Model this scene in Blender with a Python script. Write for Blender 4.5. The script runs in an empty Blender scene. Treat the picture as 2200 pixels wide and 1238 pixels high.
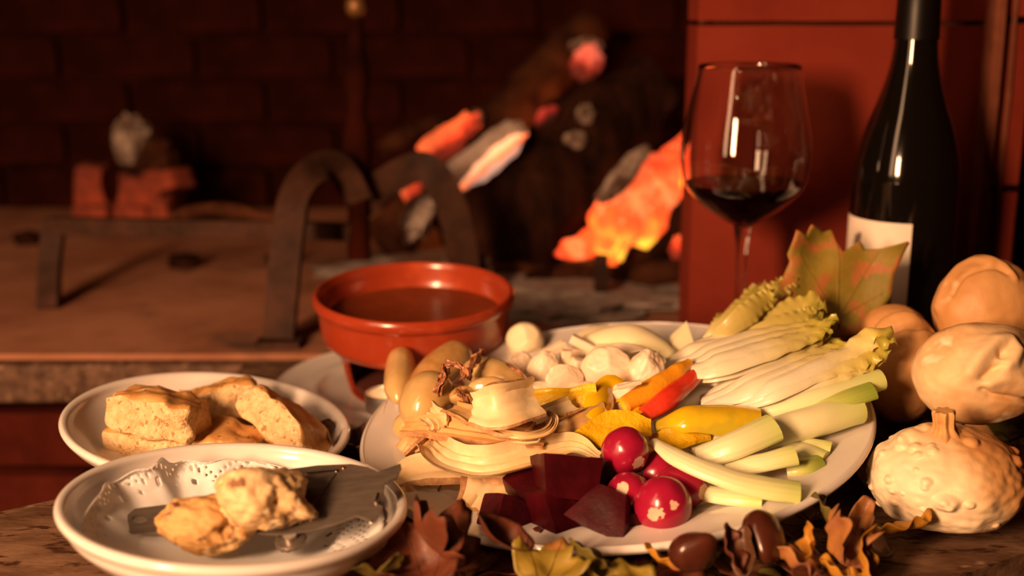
import bpy, bmesh, math, random
from mathutils import Vector, Matrix, Euler, noise
V = Vector
rnd = random.Random(7)
S = bpy.context.scene
COL = S.collection

# ------------------------------------------------------------------ camera, world, lights, exposure
PITCH = math.radians(13.4); FPX = 2600.0; CAMZ = 0.34
cd = bpy.data.cameras.new('camera'); cam = bpy.data.objects.new('camera', cd); COL.objects.link(cam)
cam.location = (0, 0, CAMZ); cam.rotation_euler = (math.pi/2 - PITCH, 0, 0)
cd.sensor_width = 36; cd.lens = FPX/2200*36; cd.clip_start = 0.02; cd.clip_end = 30
cd.dof.use_dof = True; cd.dof.focus_distance = 0.80; cd.dof.aperture_fstop = 3.2; cd.dof.aperture_blades = 9
S.camera = cam
S.view_settings.view_transform = 'Standard'; S.view_settings.look = 'None'
S.view_settings.gamma = 1; S.view_settings.exposure = 0.0; S.view_settings.use_curve_mapping = False
w = bpy.data.worlds.new('world'); S.world = w; w.use_nodes = True
w.node_tree.nodes['Background'].inputs[0].default_value = (1.0, 0.20, 0.07, 1)
w.node_tree.nodes['Background'].inputs[1].default_value = 0.022

def area(name, loc, target, sx, sy, power, color):
    l = bpy.data.lights.new(name, 'AREA'); l.shape = 'RECTANGLE'; l.size = sx; l.size_y = sy
    l.energy = power; l.color = color
    o = bpy.data.objects.new(name, l); COL.objects.link(o); o.location = loc
    o.rotation_euler = (V(target)-V(loc)).to_track_quat('-Z', 'Y').to_euler()
    return o
WARM = (1.0, 0.53, 0.27)
area('key_lamp', (-0.74, -0.40, 0.56), (0.05, 0.9, 0.05), 0.20, 0.50, 46, WARM)
area('tall_lamp', (-0.98, -0.05, 0.95), (0.15, 1.0, 0.10), 0.22, 1.5, 8, WARM)

# ------------------------------------------------------------------ pixel <-> world
SP, CP = math.sin(PITCH), math.cos(PITCH)
CAM = V((0, 0, CAMZ))
def ray(px, py):
    u = (px-1100)/FPX; v = (py-619)/FPX
    return V((u, CP - v*SP, -SP - v*CP))
def PD(px, py, zc): return CAM + ray(px, py)*zc
def PZ(px, py, z=0.0):
    d = ray(px, py); return CAM + d*((z-CAMZ)/d.z)
def PP(px, py, p0, n):
    d = ray(px, py); return CAM + d*((p0-CAM).dot(n)/d.dot(n))
def PXM(p):   # metres per pixel at point
    d = p-CAM; return (d.y*CP - d.z*SP)/FPX

# ------------------------------------------------------------------ object helpers
WL = {}
def setp(o, label=None, cat=None, group=None, kind=None):
    if label: o['label'] = label
    if cat: o['category'] = cat
    if group: o['group'] = group
    if kind: o['kind'] = kind
    return o
def mk(name, geo, mats, parent=None, label=None, cat=None, group=None, kind=None, smooth=45, fm=None):
    vs, fs = geo[0], geo[1]
    at = geo[2] if len(geo) > 2 and geo[2] else {}
    if len(geo) > 3 and fm is None: fm = geo[3]
    vs = [V(v) for v in vs]
    xs = [v.x for v in vs]; ys = [v.y for v in vs]; zs = [v.z for v in vs]
    org = V(((min(xs)+max(xs))/2, (min(ys)+max(ys))/2, min(zs)))
    me = bpy.data.meshes.new(name)
    me.from_pydata([v-org for v in vs], [], fs)
    if not isinstance(mats, (list, tuple)): mats = [mats]
    for m in mats: me.materials.append(m)
    for k, arr in at.items():
        a = me.attributes.new(k, 'FLOAT', 'POINT'); a.data.foreach_set('value', arr)
    if fm: me.polygons.foreach_set('material_index', fm)
    bm = bmesh.new(); bm.from_mesh(me); bmesh.ops.recalc_face_normals(bm, faces=bm.faces); bm.to_mesh(me); bm.free()
    if smooth:
        me.polygons.foreach_set('use_smooth', [True]*len(me.polygons))
        if smooth < 180: me.set_sharp_from_angle(angle=math.radians(smooth))
    me.update()
    o = bpy.data.objects.new(name, me); COL.objects.link(o)
    if parent:
        o.parent = parent; o.location = org - WL[parent.name]
    else: o.location = org
    WL[o.name] = org
    return setp(o, label, cat, group, kind)
def thing(name, loc, label, cat, group=None, kind=None):
    o = bpy.data.objects.new(name, None); COL.objects.link(o); o.location = loc; o.empty_display_size = 0.02
    WL[o.name] = V(loc)
    return setp(o, label, cat, group, kind)
def join(*geos):
    vs, fs, at, fm = [], [], {}, []
    for g in geos:
        b = len(vs); vs += list(g[0]); fs += [tuple(i+b for i in f) for f in g[1]]
        ga = g[2] if len(g) > 2 and g[2] else {}
        for k in set(at) | set(ga):
            at.setdefault(k, [0.0]*b); at[k] += list(ga.get(k, [0.0]*len(g[0])))
        fm += list(g[3]) if len(g) > 3 and g[3] else [0]*len(g[1])
    return vs, fs, at, fm
def xf(geo, M):
    return ([M @ V(v) for v in geo[0]],) + tuple(geo[1:])

# ------------------------------------------------------------------ geometry
def lerp(a, b, t): return a + (b-a)*t
def curve(c):
    if callable(c): return c
    if isinstance(c, (int, float)): return lambda t: c
    n = len(c)-1
    def f(t):
        x = min(max(t, 0), 1)*n; i = min(int(x), n-1); k = x-i
        k = k*k*(3-2*k)
        return lerp(c[i], c[i+1], k)
    return f
def catmull(P, n):
    P = [V(p) for p in P]
    if len(P) == 2: return [P[0].lerp(P[1], i/(n-1)) for i in range(n)]
    Q = [P[0]*2-P[1]] + P + [P[-1]*2-P[-2]]
    out = []
    for i in range(n):
        x = i/(n-1)*(len(P)-1); k = min(int(x), len(P)-2); t = x-k
        a, b, c, d = Q[k:k+4]
        out.append(0.5*((2*b) + (c-a)*t + (2*a-5*b+4*c-d)*t*t + (3*b-a-3*c+d)*t**3))
    return out
def cat2(P, n): return [(p.x, p.y) for p in catmull([(a, b, 0) for a, b in P], n)]
def ring(n=16): return [(math.cos(2*math.pi*i/n), math.sin(2*math.pi*i/n)) for i in range(n)]
def trough(half=70, th=0.16, m=10):
    """closed crescent, concave side towards +v, u spans -1..1"""
    a = math.radians(half); s = math.sin(a); pts = []
    for i in range(m+1):
        q = lerp(-a, a, i/m); pts.append((math.sin(q)/s, (1-math.cos(q))/s))
    for i in range(m+1):
        q = lerp(a, -a, i/m); k = math.sin(a)
        pts.append((math.sin(q)*(1-th*0.6)/s, (1-math.cos(q)*(1-th))/s + 0.0))
    return pts
def celery_prof(m=14, ribs=7, depth=0.05, hollow=0.35):
    pts = []
    for i in range(m*2+1):
        q = lerp(-math.pi*0.52, math.pi*0.52, i/(m*2))
        r = 1 + depth*math.cos(q*ribs*2)
        pts.append((math.sin(q)*r, -math.cos(q)*r*0.8))
    for i in range(1, m):
        u = lerp(1, -1, i/m); pts.append((u*0.97, 0.05 - hollow*(1-u*u)))
    return pts
def sweep(path, prof, n=24, up=(0, 0, 1), sx=1.0, sy=1.0, twist=0.0, jit=0.0, js=60, seed=0, emat=None, capmat=0, wav=None):
    P = catmull(path, n); up = V(up); fx, fy, ft = curve(sx), curve(sy), curve(twist)
    vs, fs, T_, S_, fm = [], [], [], [], []; m = len(prof)
    for i, p in enumerate(P):
        t = i/(n-1)
        T = (P[min(i+1, n-1)]-P[max(i-1, 0)]).normalized()
        Sd = T.cross(up).normalized(); N = Sd.cross(T)
        if ft(t):
            R = Matrix.Rotation(ft(t), 3, T); Sd = R @ Sd; N = R @ N
        for j, (a, b) in enumerate(prof):
            q = p + Sd*(a*fx(t)) + N*(b*fy(t))
            if wav: q = q + wav(t, a, b, Sd, N)
            if jit:
                q = q + (Sd*noise.noise(q*js+V((seed, 0, 0))) + N*noise.noise(q*js+V((0, seed+9, 3))))*jit
            vs.append(q); T_.append(t); S_.append(a)
    for i in range(n-1):
        for j in range(m):
            k = (j+1) % m
            fs.append((i*m+j, i*m+k, (i+1)*m+k, (i+1)*m+j)); fm.append(emat(j) if emat else 0)
    fs.append(tuple(range(m-1, -1, -1))); fs.append(tuple(range((n-1)*m, n*m))); fm += [capmat, capmat]
    return vs, fs, {'t': T_, 's': S_}, fm
_ico = {}
def ico(sub):
    if sub not in _ico:
        bm = bmesh.new(); bmesh.ops.create_icosphere(bm, subdivisions=sub, radius=1)
        bm.verts.ensure_lookup_table()
        _ico[sub] = ([v.co.copy() for v in bm.verts], [tuple(v.index for v in f.verts) for f in bm.faces]); bm.free()
    return _ico[sub]
def rot(x=0, y=0, z=0): return Euler((math.radians(x), math.radians(y), math.radians(z))).to_matrix()
def align(axis, roll=0.0):
    q = V((0, 0, 1)).rotation_difference(V(axis).normalized()).to_matrix()
    return q @ Matrix.Rotation(roll, 3, 'Z')
def blob(c, r, R=None, sub=4, amp=0.0, ns=2.0, seed=0, fn=None, amp2=0.0, ns2=6.0):
    vs0, fs = ico(sub); c = V(c); R = R or Matrix.Identity(3)
    if isinstance(r, (int, float)): r = (r, r, r)
    vs, tt = [], []
    for d in vs0:
        k = 1.0; o = V((seed*3.1, seed*1.7, seed*0.9))
        if amp: k += amp*noise.fractal(d*ns+o, 0.6, 2.0, 3)
        if amp2: k += amp2*noise.noise(d*ns2+o)
        if fn: k *= fn(d)
        vs.append(c + R @ V((d.x*r[0]*k, d.y*r[1]*k, d.z*r[2]*k))); tt.append((d.z+1)/2)
    return vs, list(fs), {'t': tt}
def lathe(prof, n=48, M=None, res=0):
    if res: prof = cat2(prof, res)
    vs, fs, T = [], [], []; L = len(prof)
    for k, (r, z) in enumerate(prof):
        for i in range(n):
            q = 2*math.pi*i/n; vs.append(V((max(r, 1e-5)*math.cos(q), max(r, 1e-5)*math.sin(q), z))); T.append(k/(L-1))
    for k in range(L-1):
        for i in range(n):
            j = (i+1) % n; fs.append((k*n+i, k*n+j, (k+1)*n+j, (k+1)*n+i))
    fs.append(tuple(range(n-1, -1, -1))); fs.append(tuple(range((L-1)*n, L*n)))
    g = (vs, fs, {'t': T})
    return xf(g, M) if M else g
def frame(c, R): return Matrix.Translation(V(c)) @ R.to_4x4()
def pear(p0, p1, prof, n=40, amp=0.0, ns=40, seed=0, ribs=0, rd=0.0):
    """revolved shape along p0->p1, prof = [(t, radius)]"""
    p0, p1 = V(p0), V(p1); L = (p1-p0).length; R = align(p1-p0)
    pr = cat2([(r, t*L) for t, r in prof], 30)
    g = lathe([(max(r, 0), z) for r, z in pr], n, frame(p0, R))
    if amp or ribs:
        out = []
        for i, v in enumerate(g[0]):
            ax = p0 + (p1-p0)*((v-p0).dot(p1-p0)/L/L); d = v-ax
            k = 1 + amp*noise.noise(v*ns+V((seed, seed, 0)))
            if ribs: k += rd*math.cos(2*math.pi*(i % n)/n*ribs)
            out.append(ax+d*k)
        g = (out,) + g[1:]
    return g
_cub = {}
def cubegrid(n):
    if n not in _cub:
        bm = bmesh.new(); bmesh.ops.create_cube(bm, size=2)
        bmesh.ops.subdivide_edges(bm, edges=bm.edges[:], cuts=n, use_grid_fill=True)
        bm.verts.ensure_lookup_table()
        _cub[n] = ([v.co.copy() for v in bm.verts], [tuple(v.index for v in f.verts) for f in bm.faces]); bm.free()
    return _cub[n]
def rbox(c, dims, R=None, r=0.1, n=5, amp=0.0, ns=60, seed=0, warp=None, topmat=None):
    """rounded box; dims are full sizes; r is rounding as share of half size"""
    vs0, fs = cubegrid(n); R = R or Matrix.Identity(3); c = V(c); out = []; h = V(dims)*0.5
    rr = r*min(h)
    for d in vs0:
        p = V((d.x*h.x, d.y*h.y, d.z*h.z))
        q = V([max(-(h[i]-rr), min(h[i]-rr, p[i])) for i in range(3)])
        e = p-q
        if e.length > 1e-9:
            m = max(abs(e.x), abs(e.y), abs(e.z)); e = e.normalized()*m
            p = q+e
        if warp: p = V(warp(p, h))
        p = R @ p + c
        if amp: p = p + V((noise.noise(p*ns+V((seed, 0, 0))), noise.noise(p*ns+V((0, seed, 5))), noise.noise(p*ns+V((7, 0, seed)))))*amp
        out.append(p)
    fm = None
    if topmat is not None:
        fm = []
        for f in fs:
            z = sum((vs0[i].z for i in f))/len(f); fm.append(topmat if abs(z) > 0.999 else 0)
    return (out, list(fs), None, fm) if fm else (out, list(fs))
def box(c, dims, R=None, bev=0.0):
    return rbox(c, dims, R, r=min(0.9, bev/(0.5*min(dims))) if bev else 0.0, n=2 if bev else 0) if bev else plainbox(c, dims, R)
def plainbox(c, dims, R=None):
    R = R or Matrix.Identity(3); h = V(dims)*0.5
    vs = [V(c) + R @ V((x*h.x, y*h.y, z*h.z)) for x in (-1, 1) for y in (-1, 1) for z in (-1, 1)]
    return vs, [(0, 1, 3, 2), (4, 6, 7, 5), (0, 4, 5, 1), (2, 3, 7, 6), (0, 2, 6, 4), (1, 5, 7, 3)]
def prism(poly, z0, z1):
    n = len(poly); vs = [V((x, y, z0)) for x, y in poly] + [V((x, y, z1)) for x, y in poly]
    fs = [tuple(range(n-1, -1, -1)), tuple(range(n, 2*n))] + [(i, (i+1) % n, (i+1) % n+n, i+n) for i in range(n)]
    return vs, fs
def slab3(poly, th):
    """polygon of world points extruded by th along its normal"""
    P = [V(p) for p in poly]; nrm = V((0, 0, 0))
    for i in range(len(P)):
        a, b = P[i], P[(i+1) % len(P)]; nrm += a.cross(b)
    nrm.normalize()
    if nrm.z < 0: nrm = -nrm
    n = len(P); vs = P + [p-nrm*th for p in P]
    return vs, [tuple(range(n)), tuple(range(2*n-1, n-1, -1))] + [(i, (i+1) % n, (i+1) % n+n, i+n) for i in range(n)]

# ------------------------------------------------------------------ materials
def mat(name, c1, c2=None, scale=40, detail=4, stretch=(1, 1, 1), rough=0.5, bump=0.0, bscale=120, sss=0.0, sr=(1, .5, .25), srad=0.006,
        coat=0.0, metal=0.0, spec=0.5, spots=None, attr=None, aname='t', amix=0.25, trans=0.0, ior=1.45, emit=None, estr=0.0, lo=0.35, hi=0.65, voro=None):
    m = bpy.data.materials.new(name); m.use_nodes = True; nt = m.node_tree; N = nt.nodes; L = nt.links
    b = N['Principled BSDF']
    tc = N.new('ShaderNodeTexCoord'); mp = N.new('ShaderNodeMapping'); mp.inputs['Scale'].default_value = stretch
    L.new(tc.outputs['Object'], mp.inputs['Vector'])
    def nz(sc, det=detail, rgh=0.6):
        x = N.new('ShaderNodeTexNoise'); x.inputs['Scale'].default_value = sc; x.inputs['Detail'].default_value = det
        x.inputs['Roughness'].default_value = rgh; L.new(mp.outputs['Vector'], x.inputs['Vector']); return x
    def ramp(src, stops):
        r = N.new('ShaderNodeValToRGB'); e = r.color_ramp.elements
        while len(e) < len(stops): e.new(0.5)
        for k, (p, c) in enumerate(stops): e[k].position = p; e[k].color = (*c[:3], 1)
        L.new(src, r.inputs['Fac']); return r.outputs['Color']
    def mix(f, a, bb):
        x = N.new('ShaderNodeMix'); x.data_type = 'RGBA'; L.new(f, x.inputs['Factor']); L.new(a, x.inputs['A'])
        if isinstance(bb, (tuple, list)): x.inputs['B'].default_value = (*bb[:3], 1)
        else: L.new(bb, x.inputs['B'])
        return x.outputs['Result']
    if attr:
        a = N.new('ShaderNodeAttribute'); a.attribute_name = aname
        n1 = nz(scale); ad = N.new('ShaderNodeMath'); ad.operation = 'MULTIPLY_ADD'; ad.inputs[1].default_value = amix; L.new(n1.outputs['Fac'], ad.inputs[0])
        sb = N.new('ShaderNodeMath'); sb.operation = 'SUBTRACT'; sb.inputs[1].default_value = amix*0.5
        L.new(a.outputs['Fac'], ad.inputs[2]); L.new(ad.outputs[0], sb.inputs[0])
        col = ramp(sb.outputs[0], attr)
    else:
        col = ramp(nz(scale).outputs['Fac'], [(lo, c1), (hi, c2 or c1)])
    for sp in (spots or []):
        c, sc, th, soft = sp
        n2 = nz(sc, 3)
        f = N.new('ShaderNodeMapRange'); f.inputs['From Min'].default_value = th; f.inputs['From Max'].default_value = th+soft
        L.new(n2.outputs['Fac'], f.inputs['Value']); col = mix(f.outputs['Result'], col, c)
    L.new(col, b.inputs['Base Color'])
    b.inputs['Roughness'].default_value = rough; b.inputs['Metallic'].default_value = metal
    b.inputs['Specular IOR Level'].default_value = spec; b.inputs['Coat Weight'].default_value = coat; b.inputs['Coat Roughness'].default_value = 0.12
    b.inputs['Transmission Weight'].default_value = trans; b.inputs['IOR'].default_value = ior
    if sss:
        b.inputs['Subsurface Weight'].default_value = sss; b.inputs['Subsurface Radius'].default_value = sr; b.inputs['Subsurface Scale'].default_value = srad
    if bump:
        bp = N.new('ShaderNodeBump'); bp.inputs['Strength'].default_value = min(1, bump); bp.inputs['Distance'].default_value = 0.002*max(1, bump)
        n3 = nz(bscale, 5); src = n3.outputs['Fac']
        if voro:
            vv = N.new('ShaderNodeTexVoronoi'); vv.inputs['Scale'].default_value = voro; L.new(mp.outputs['Vector'], vv.inputs['Vector'])
            mm = N.new('ShaderNodeMath'); mm.operation = 'ADD'; L.new(src, mm.inputs[0]); L.new(vv.outputs['Distance'], mm.inputs[1]); src = mm.outputs[0]
        L.new(src, bp.inputs['Height']); L.new(bp.outputs['Normal'], b.inputs['Normal'])
    if emit:
        if isinstance(emit, str):
            L.new(col, b.inputs['Emission Color'])
        else: b.inputs['Emission Color'].default_value = (*emit, 1)
        b.inputs['Emission Strength'].default_value = estr
    return m
M = {}
M['china'] = mat('white_china', (.72, .68, .64), (.74, .70, .66), rough=.16, spec=.5, coat=.3)
M['brick'] = mat('shaded_red_brick', (.045, .006, .003), (.08, .012, .006), scale=14, rough=.9, spec=.08, bump=.25, bscale=150, spots=[((.18, .07, .045), 9, .62, .12)])  # colour darkened to carry the table edge's shadow on the hearth front
M['panel'] = mat('terracotta_panel', (.155, .019, .010), (.20, .028, .014), scale=9, rough=.8, spec=.1, bump=.12, bscale=220, spots=[((.30, .10, .06), 5, .66, .14)])
M['mortar'] = mat('mortar', (.20, .065, .035), (.13, .04, .02), scale=30, rough=.9, spec=.1, bump=.4)
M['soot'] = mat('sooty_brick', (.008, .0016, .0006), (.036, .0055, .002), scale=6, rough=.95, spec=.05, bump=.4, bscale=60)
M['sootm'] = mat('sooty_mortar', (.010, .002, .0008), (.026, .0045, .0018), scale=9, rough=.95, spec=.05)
M['hearth'] = mat('hearth_stone', (.23, .092, .051), (.36, .165, .098), scale=9, rough=.9, spec=.12, bump=.2, bscale=80, spots=[((.10, .055, .035), 6, .6, .15)])
M['granite'] = mat('granite', (.15, .085, .055), (.05, .024, .014), scale=60, rough=.7, spec=.2, bump=.2, bscale=150, spots=[((.22, .14, .09), 90, .6, .1)])
M['table'] = mat('weathered_plank', (.23, .135, .082), (.085, .040, .020), scale=42, detail=9, stretch=(.40, 1, 1), rough=.8, spec=.15, bump=.5, bscale=130, spots=[((.05, .020, .009), 120, .56, .08), ((.50, .36, .24), 40, .66, .1)])
M['floor'] = mat('floor_stone', (.05, .025, .016), (.08, .04, .026), scale=8, rough=.9)
M['pot'] = mat('glazed_terracotta', (.27, .033, .010), (.31, .042, .014), scale=20, rough=.22, coat=.25, spec=.5, spots=[((.42, .065, .02), 14, .6, .1)])
M['potin'] = mat('dark_clay', (.10, .018, .009), (.05, .010, .006), scale=30, rough=.8)  # inside faces and floor of the stand, darker than the glazed outside
M['sauce'] = mat('anchovy_sauce', (.15, .028, .008), (.20, .040, .012), scale=40, rough=.42, coat=.0, spec=.3)
M['wax'] = mat('candle_wax', (.88, .76, .62), rough=.5, sss=.4)
M['candleflame'] = mat('candle_flame', (1, .6, .2), rough=1, spec=0, emit=(1, .62, .25), estr=14)
M['tin'] = mat('tealight_tin', (.75, .72, .70), rough=.35, metal=1)
M['iron'] = mat('wrought_iron', (.024, .010, .006), (.058, .023, .013), scale=30, rough=.7, metal=.1, spec=.2, bump=.3)
M['bark'] = mat('charred_bark', (.006, .0025, .0015), (.032, .011, .005), scale=30, rough=.95, spec=.05, bump=1.0, bscale=70, stretch=(1, 1, .35))
M['bark2'] = mat('brown_bark', (.025, .008, .004), (.07, .024, .011), scale=30, rough=.95, spec=.05, bump=1.0, bscale=70)
M['ash'] = mat('wood_ash', (.26, .20, .17), (.40, .33, .29), scale=60, rough=1, bump=.8, bscale=120)
M['ashd'] = mat('sooty_ash', (.07, .04, .028), (.30, .235, .195), scale=42, rough=1, spec=.05, bump=.8, bscale=120, lo=.40, hi=.60)
M['ember'] = mat('glowing_ember', (.0, .0, .0), attr=[(.30, (.20, .02, .008)), (.5, (.75, .06, .02)), (.72, (.95, .16, .045))], amix=1.2, scale=45, rough=1, emit='c', estr=.72)
M['emberdim'] = mat('dying_ember', (.0, .0, .0), attr=[(.30, (.10, .012, .006)), (.5, (.34, .03, .016)), (.75, (.62, .12, .07))], amix=1.2, scale=55, rough=1, emit='c', estr=.75)
M['embercold'] = mat('cooling_ember', (.0, .0, .0), attr=[(.30, (.03, .004, .002)), (.55, (.20, .014, .009)), (.8, (.32, .03, .02))], amix=1.2, scale=55, rough=1, emit='c', estr=.7)
M['hot'] = mat('white_hot_ember', (0, 0, 0), attr=[(.25, (.5, .28, .2)), (.5, (.95, .17, .04)), (.75, (1, .48, .25))], amix=1.0, scale=40, rough=1, emit='c', estr=1.0)
M['flame'] = mat('flame', (0, 0, 0), attr=[(.0, (1.0, .52, .05)), (.07, (1.0, .24, .03)), (.20, (1, .12, .022)), (.34, (.95, .07, .014)), (.46, (1, .22, .07)), (.60, (1, .12, .03)), (.74, (.80, .045, .010)), (.86, (1, .13, .04)), (1, (.35, .014, .005))], amix=1.1, scale=38, detail=6, rough=1, spec=0, emit='c', estr=1.25)
M['cinder'] = mat('dull_red_brick_rubble', (.12, .020, .009), (.30, .050, .02), scale=25, rough=.9, bump=.6)
# food
M['crust'] = mat('focaccia_crust', (.66, .36, .115), (.44, .19, .05), scale=38, rough=.5, bump=.35, bscale=170, spots=[((.80, .56, .27), 60, .57, .1), ((.20, .08, .025), 170, .64, .03)], coat=.05)
M['crumb'] = mat('bread_crumb', (.88, .67, .38), (.70, .45, .20), scale=160, rough=.8, bump=1.6, bscale=330, spots=[((.42, .22, .09), 190, .60, .04), ((.30, .14, .05), 90, .66, .03)], sss=.1)
M['roll'] = mat('bread_roll_crust', (.60, .34, .13), (.46, .20, .06), scale=16, rough=.5, bump=.12, bscale=300, spots=[((.90, .72, .46), 24, .62, .12)], lo=.3, hi=.7)
M['rollfloury'] = mat('floury_bread_crust', (.80, .59, .33), (.58, .30, .10), scale=13, rough=.6, bump=.12, bscale=300, spots=[((.90, .76, .52), 26, .6, .08)], lo=.42, hi=.62)
M['onion'] = mat('cooked_onion', (.64, .46, .21), (.54, .34, .12), scale=30, rough=.2, coat=.6, sss=.35, srad=.008, bump=.10, bscale=90, stretch=(1, 1, .4))
M['onion2'] = mat('browned_onion', (.58, .37, .14), (.44, .22, .065), scale=70, rough=.25, coat=.5, sss=.3, srad=.008, bump=.15, bscale=160)
M['skin'] = mat('onion_skin', (.20, .060, .028), (.46, .21, .09), scale=150, rough=.4, coat=.2, bump=.5, bscale=200, stretch=(1, 1, .3))
M['cardoon'] = mat('cardoon', (.86, .71, .44), (.76, .54, .27), scale=38, detail=6, rough=.42, coat=.12, sss=.25, srad=.006, bump=.18, bscale=110, spots=[((.56, .30, .12), 40, .68, .10)])
M['cardoon2'] = mat('cooked_cardoon', (.66, .43, .18), (.52, .29, .10), scale=30, detail=6, rough=.35, coat=.2, sss=.25, srad=.006, bump=.25, bscale=120, spots=[((.30, .12, .05), 45, .68, .08)])
M['cutbrown'] = mat('browned_cut_edge', (.62, .38, .17), (.36, .16, .07), scale=120, rough=.6, bump=.6, bscale=200)
M['artichoke'] = mat('jerusalem_artichoke', (.88, .75, .58), (.82, .62, .42), scale=30, rough=.45, coat=.05, sss=.25, srad=.005, bump=.08, bscale=140, spots=[((.60, .36, .18), 60, .74, .05)])
M['turnip'] = mat('peeled_turnip', (.92, .81, .56), (.87, .70, .42), scale=25, rough=.4, sss=.25, srad=.006, bump=.06, bscale=120)
M['fennel'] = mat('fennel', (.90, .84, .55), (.84, .76, .46), scale=18, rough=.35, sss=.25, srad=.006, coat=.1, bump=.1, bscale=90)
M['pepperskin'] = mat('yellow_pepper_skin', (.84, .56, .010), (.78, .46, .006), scale=25, rough=.16, coat=.5, sss=.12, srad=.004)
M['peppergreen'] = mat('greenish_yellow_pepper_skin', (.80, .52, .010), (.44, .36, .02), scale=16, rough=.16, coat=.5, sss=.1, srad=.004, lo=.38, hi=.56)
M['pepperflesh'] = mat('yellow_pepper_flesh', (.86, .58, .02), (.80, .44, .008), scale=90, rough=.28, coat=.4, bump=.7, bscale=180, sss=.15, srad=.004)
M['orangeflesh'] = mat('orange_pepper_flesh', (.86, .40, .02), (.80, .30, .012), scale=60, rough=.3, coat=.3, bump=.3, bscale=220, sss=.15, srad=.004)
M['redskin'] = mat('red_pepper', (.62, .035, .014), (.72, .065, .03), scale=60, rough=.25, coat=.35, bump=.2, bscale=220, sss=.1, srad=.003)
M['endive'] = mat('endive_leaf', (1, 1, 1), attr=[(.0, (.84, .76, .60)), (.42, (.80, .71, .48)), (.62, (.76, .62, .25)), (.8, (.56, .46, .08)), (1, (.34, .32, .04))], amix=.22, scale=30, rough=.35, coat=.12, sss=.25, srad=.004, bump=.35, bscale=60)
M['chicory'] = mat('curly_leaf', (1, 1, 1), attr=[(.0, (.70, .58, .28)), (.4, (.50, .40, .11)), (.8, (.42, .35, .06)), (1, (.32, .30, .04))], amix=.35, scale=34, rough=.32, coat=.15, sss=.2, srad=.004, bump=.35, bscale=70)
M['celery'] = mat('celery', (1, 1, 1), attr=[(.0, (.82, .81, .55)), (.55, (.76, .76, .43)), (1, (.56, .64, .20))], amix=.25, scale=25, rough=.32, coat=.12, sss=.25, srad=.005, bump=.12, bscale=90)
M['celerygreen'] = mat('green_celery', (1, 1, 1), attr=[(.0, (.76, .77, .40)), (.5, (.50, .56, .14)), (1, (.24, .34, .04))], amix=.3, scale=25, rough=.3, coat=.15, sss=.2, srad=.005, bump=.15, bscale=90)
M['celerycut'] = mat('celery_cut_end', (.80, .76, .38), (.60, .58, .20), scale=150, rough=.5, sss=.2, bump=.6, bscale=300)
M['radish'] = mat('radish_skin', (.34, .010, .044), (.25, .006, .028), scale=40, rough=.24, coat=.3, sss=.15, srad=.003, spots=[((.52, .06, .06), 55, .70, .10)])
M['radishcut'] = mat('radish_flesh', (.66, .48, .34), (.55, .30, .22), scale=60, rough=.5, sss=.2)
M['beet'] = mat('beetroot', (.030, .0015, .003), (.055, .003, .006), scale=45, rough=.40, spec=.14, coat=.0, bump=.2, bscale=160)
M['beet2'] = mat('purple_beetroot', (.060, .005, .010), (.035, .003, .006), scale=90, rough=.42, spec=.18, coat=.0, bump=.35, bscale=180)
M['beetdark'] = mat('rough_dark_beetroot_skin', (.045, .012, .010), (.11, .05, .04), scale=160, rough=.6, bump=1.5, bscale=240)
M['truffle'] = mat('white_truffle', (.74, .54, .30), (.52, .32, .13), scale=38, rough=.7, bump=.5, bscale=200, spots=[((.22, .11, .045), 55, .56, .07), ((.10, .045, .02), 120, .63, .04), ((.86, .70, .44), 45, .58, .08)])
M['truffle2'] = mat('brown_truffle', (.58, .36, .14), (.42, .22, .07), scale=38, rough=.65, bump=.6, bscale=160, spots=[((.20, .085, .03), 48, .57, .07), ((.10, .04, .015), 100, .63, .04), ((.74, .54, .27), 42, .58, .08)])
M['steel'] = mat('brushed_steel', (.20, .165, .135), (.14, .115, .095), scale=60, rough=.42, metal=.55, bump=.06, bscale=300, stretch=(1, 6, 1))
M['bright'] = mat('polished_steel', (.72, .66, .60), rough=.2, metal=1)
M['knob'] = mat('dull_brass', (.20, .10, .035), rough=.5, metal=.6)
M['brass'] = mat('brass', (.70, .40, .14), rough=.3, metal=1)
M['paper'] = mat('white_paper', (.90, .88, .85), (.87, .85, .82), scale=90, rough=.9, spec=.2, sss=.3, srad=.004)
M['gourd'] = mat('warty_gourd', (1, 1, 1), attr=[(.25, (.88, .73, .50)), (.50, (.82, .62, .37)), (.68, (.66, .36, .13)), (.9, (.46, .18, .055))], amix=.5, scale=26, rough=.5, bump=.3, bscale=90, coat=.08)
M['gourdstem'] = mat('dry_gourd_stem', (.66, .38, .14), (.44, .20, .06), scale=60, rough=.6, bump=.4, bscale=160)
M['chestnut'] = mat('chestnut_shell', (.045, .011, .006), (.080, .020, .010), scale=40, rough=.28, coat=.25, stretch=(1, 1, .3))
M['hilum'] = mat('chestnut_scar', (.48, .26, .15), (.36, .17, .09), scale=80, rough=.8)
M['glass'] = mat('clear_glass', (1, 1, 1), rough=.0, trans=1, ior=1.45)
M['wine'] = mat('red_wine', (.006, .0004, .0008), rough=.02, spec=.35, trans=.0, ior=1.34)
M['bottle'] = mat('dark_bottle_glass', (.004, .003, .002), rough=.05, spec=.6, coat=.3)
M['foil'] = mat('black_foil', (.004, .0025, .002), rough=.38, spec=.3)
M['labelpaper'] = mat('cream_label', (.85, .76, .64), (.82, .72, .60), scale=30, rough=.7)
M['ink'] = mat('grey_ink', (.20, .14, .13), rough=.8)
def leafmat(n, a, b, c, **k):
    return mat(n, a, b, scale=26, rough=.5, bump=.5, bscale=90, spots=[(c, 34, .56, .12)], coat=.06, **k)
M['l_yellow'] = leafmat('yellow_autumn_leaf', (.50, .25, .025), (.40, .16, .018), (.28, .09, .035))
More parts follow.
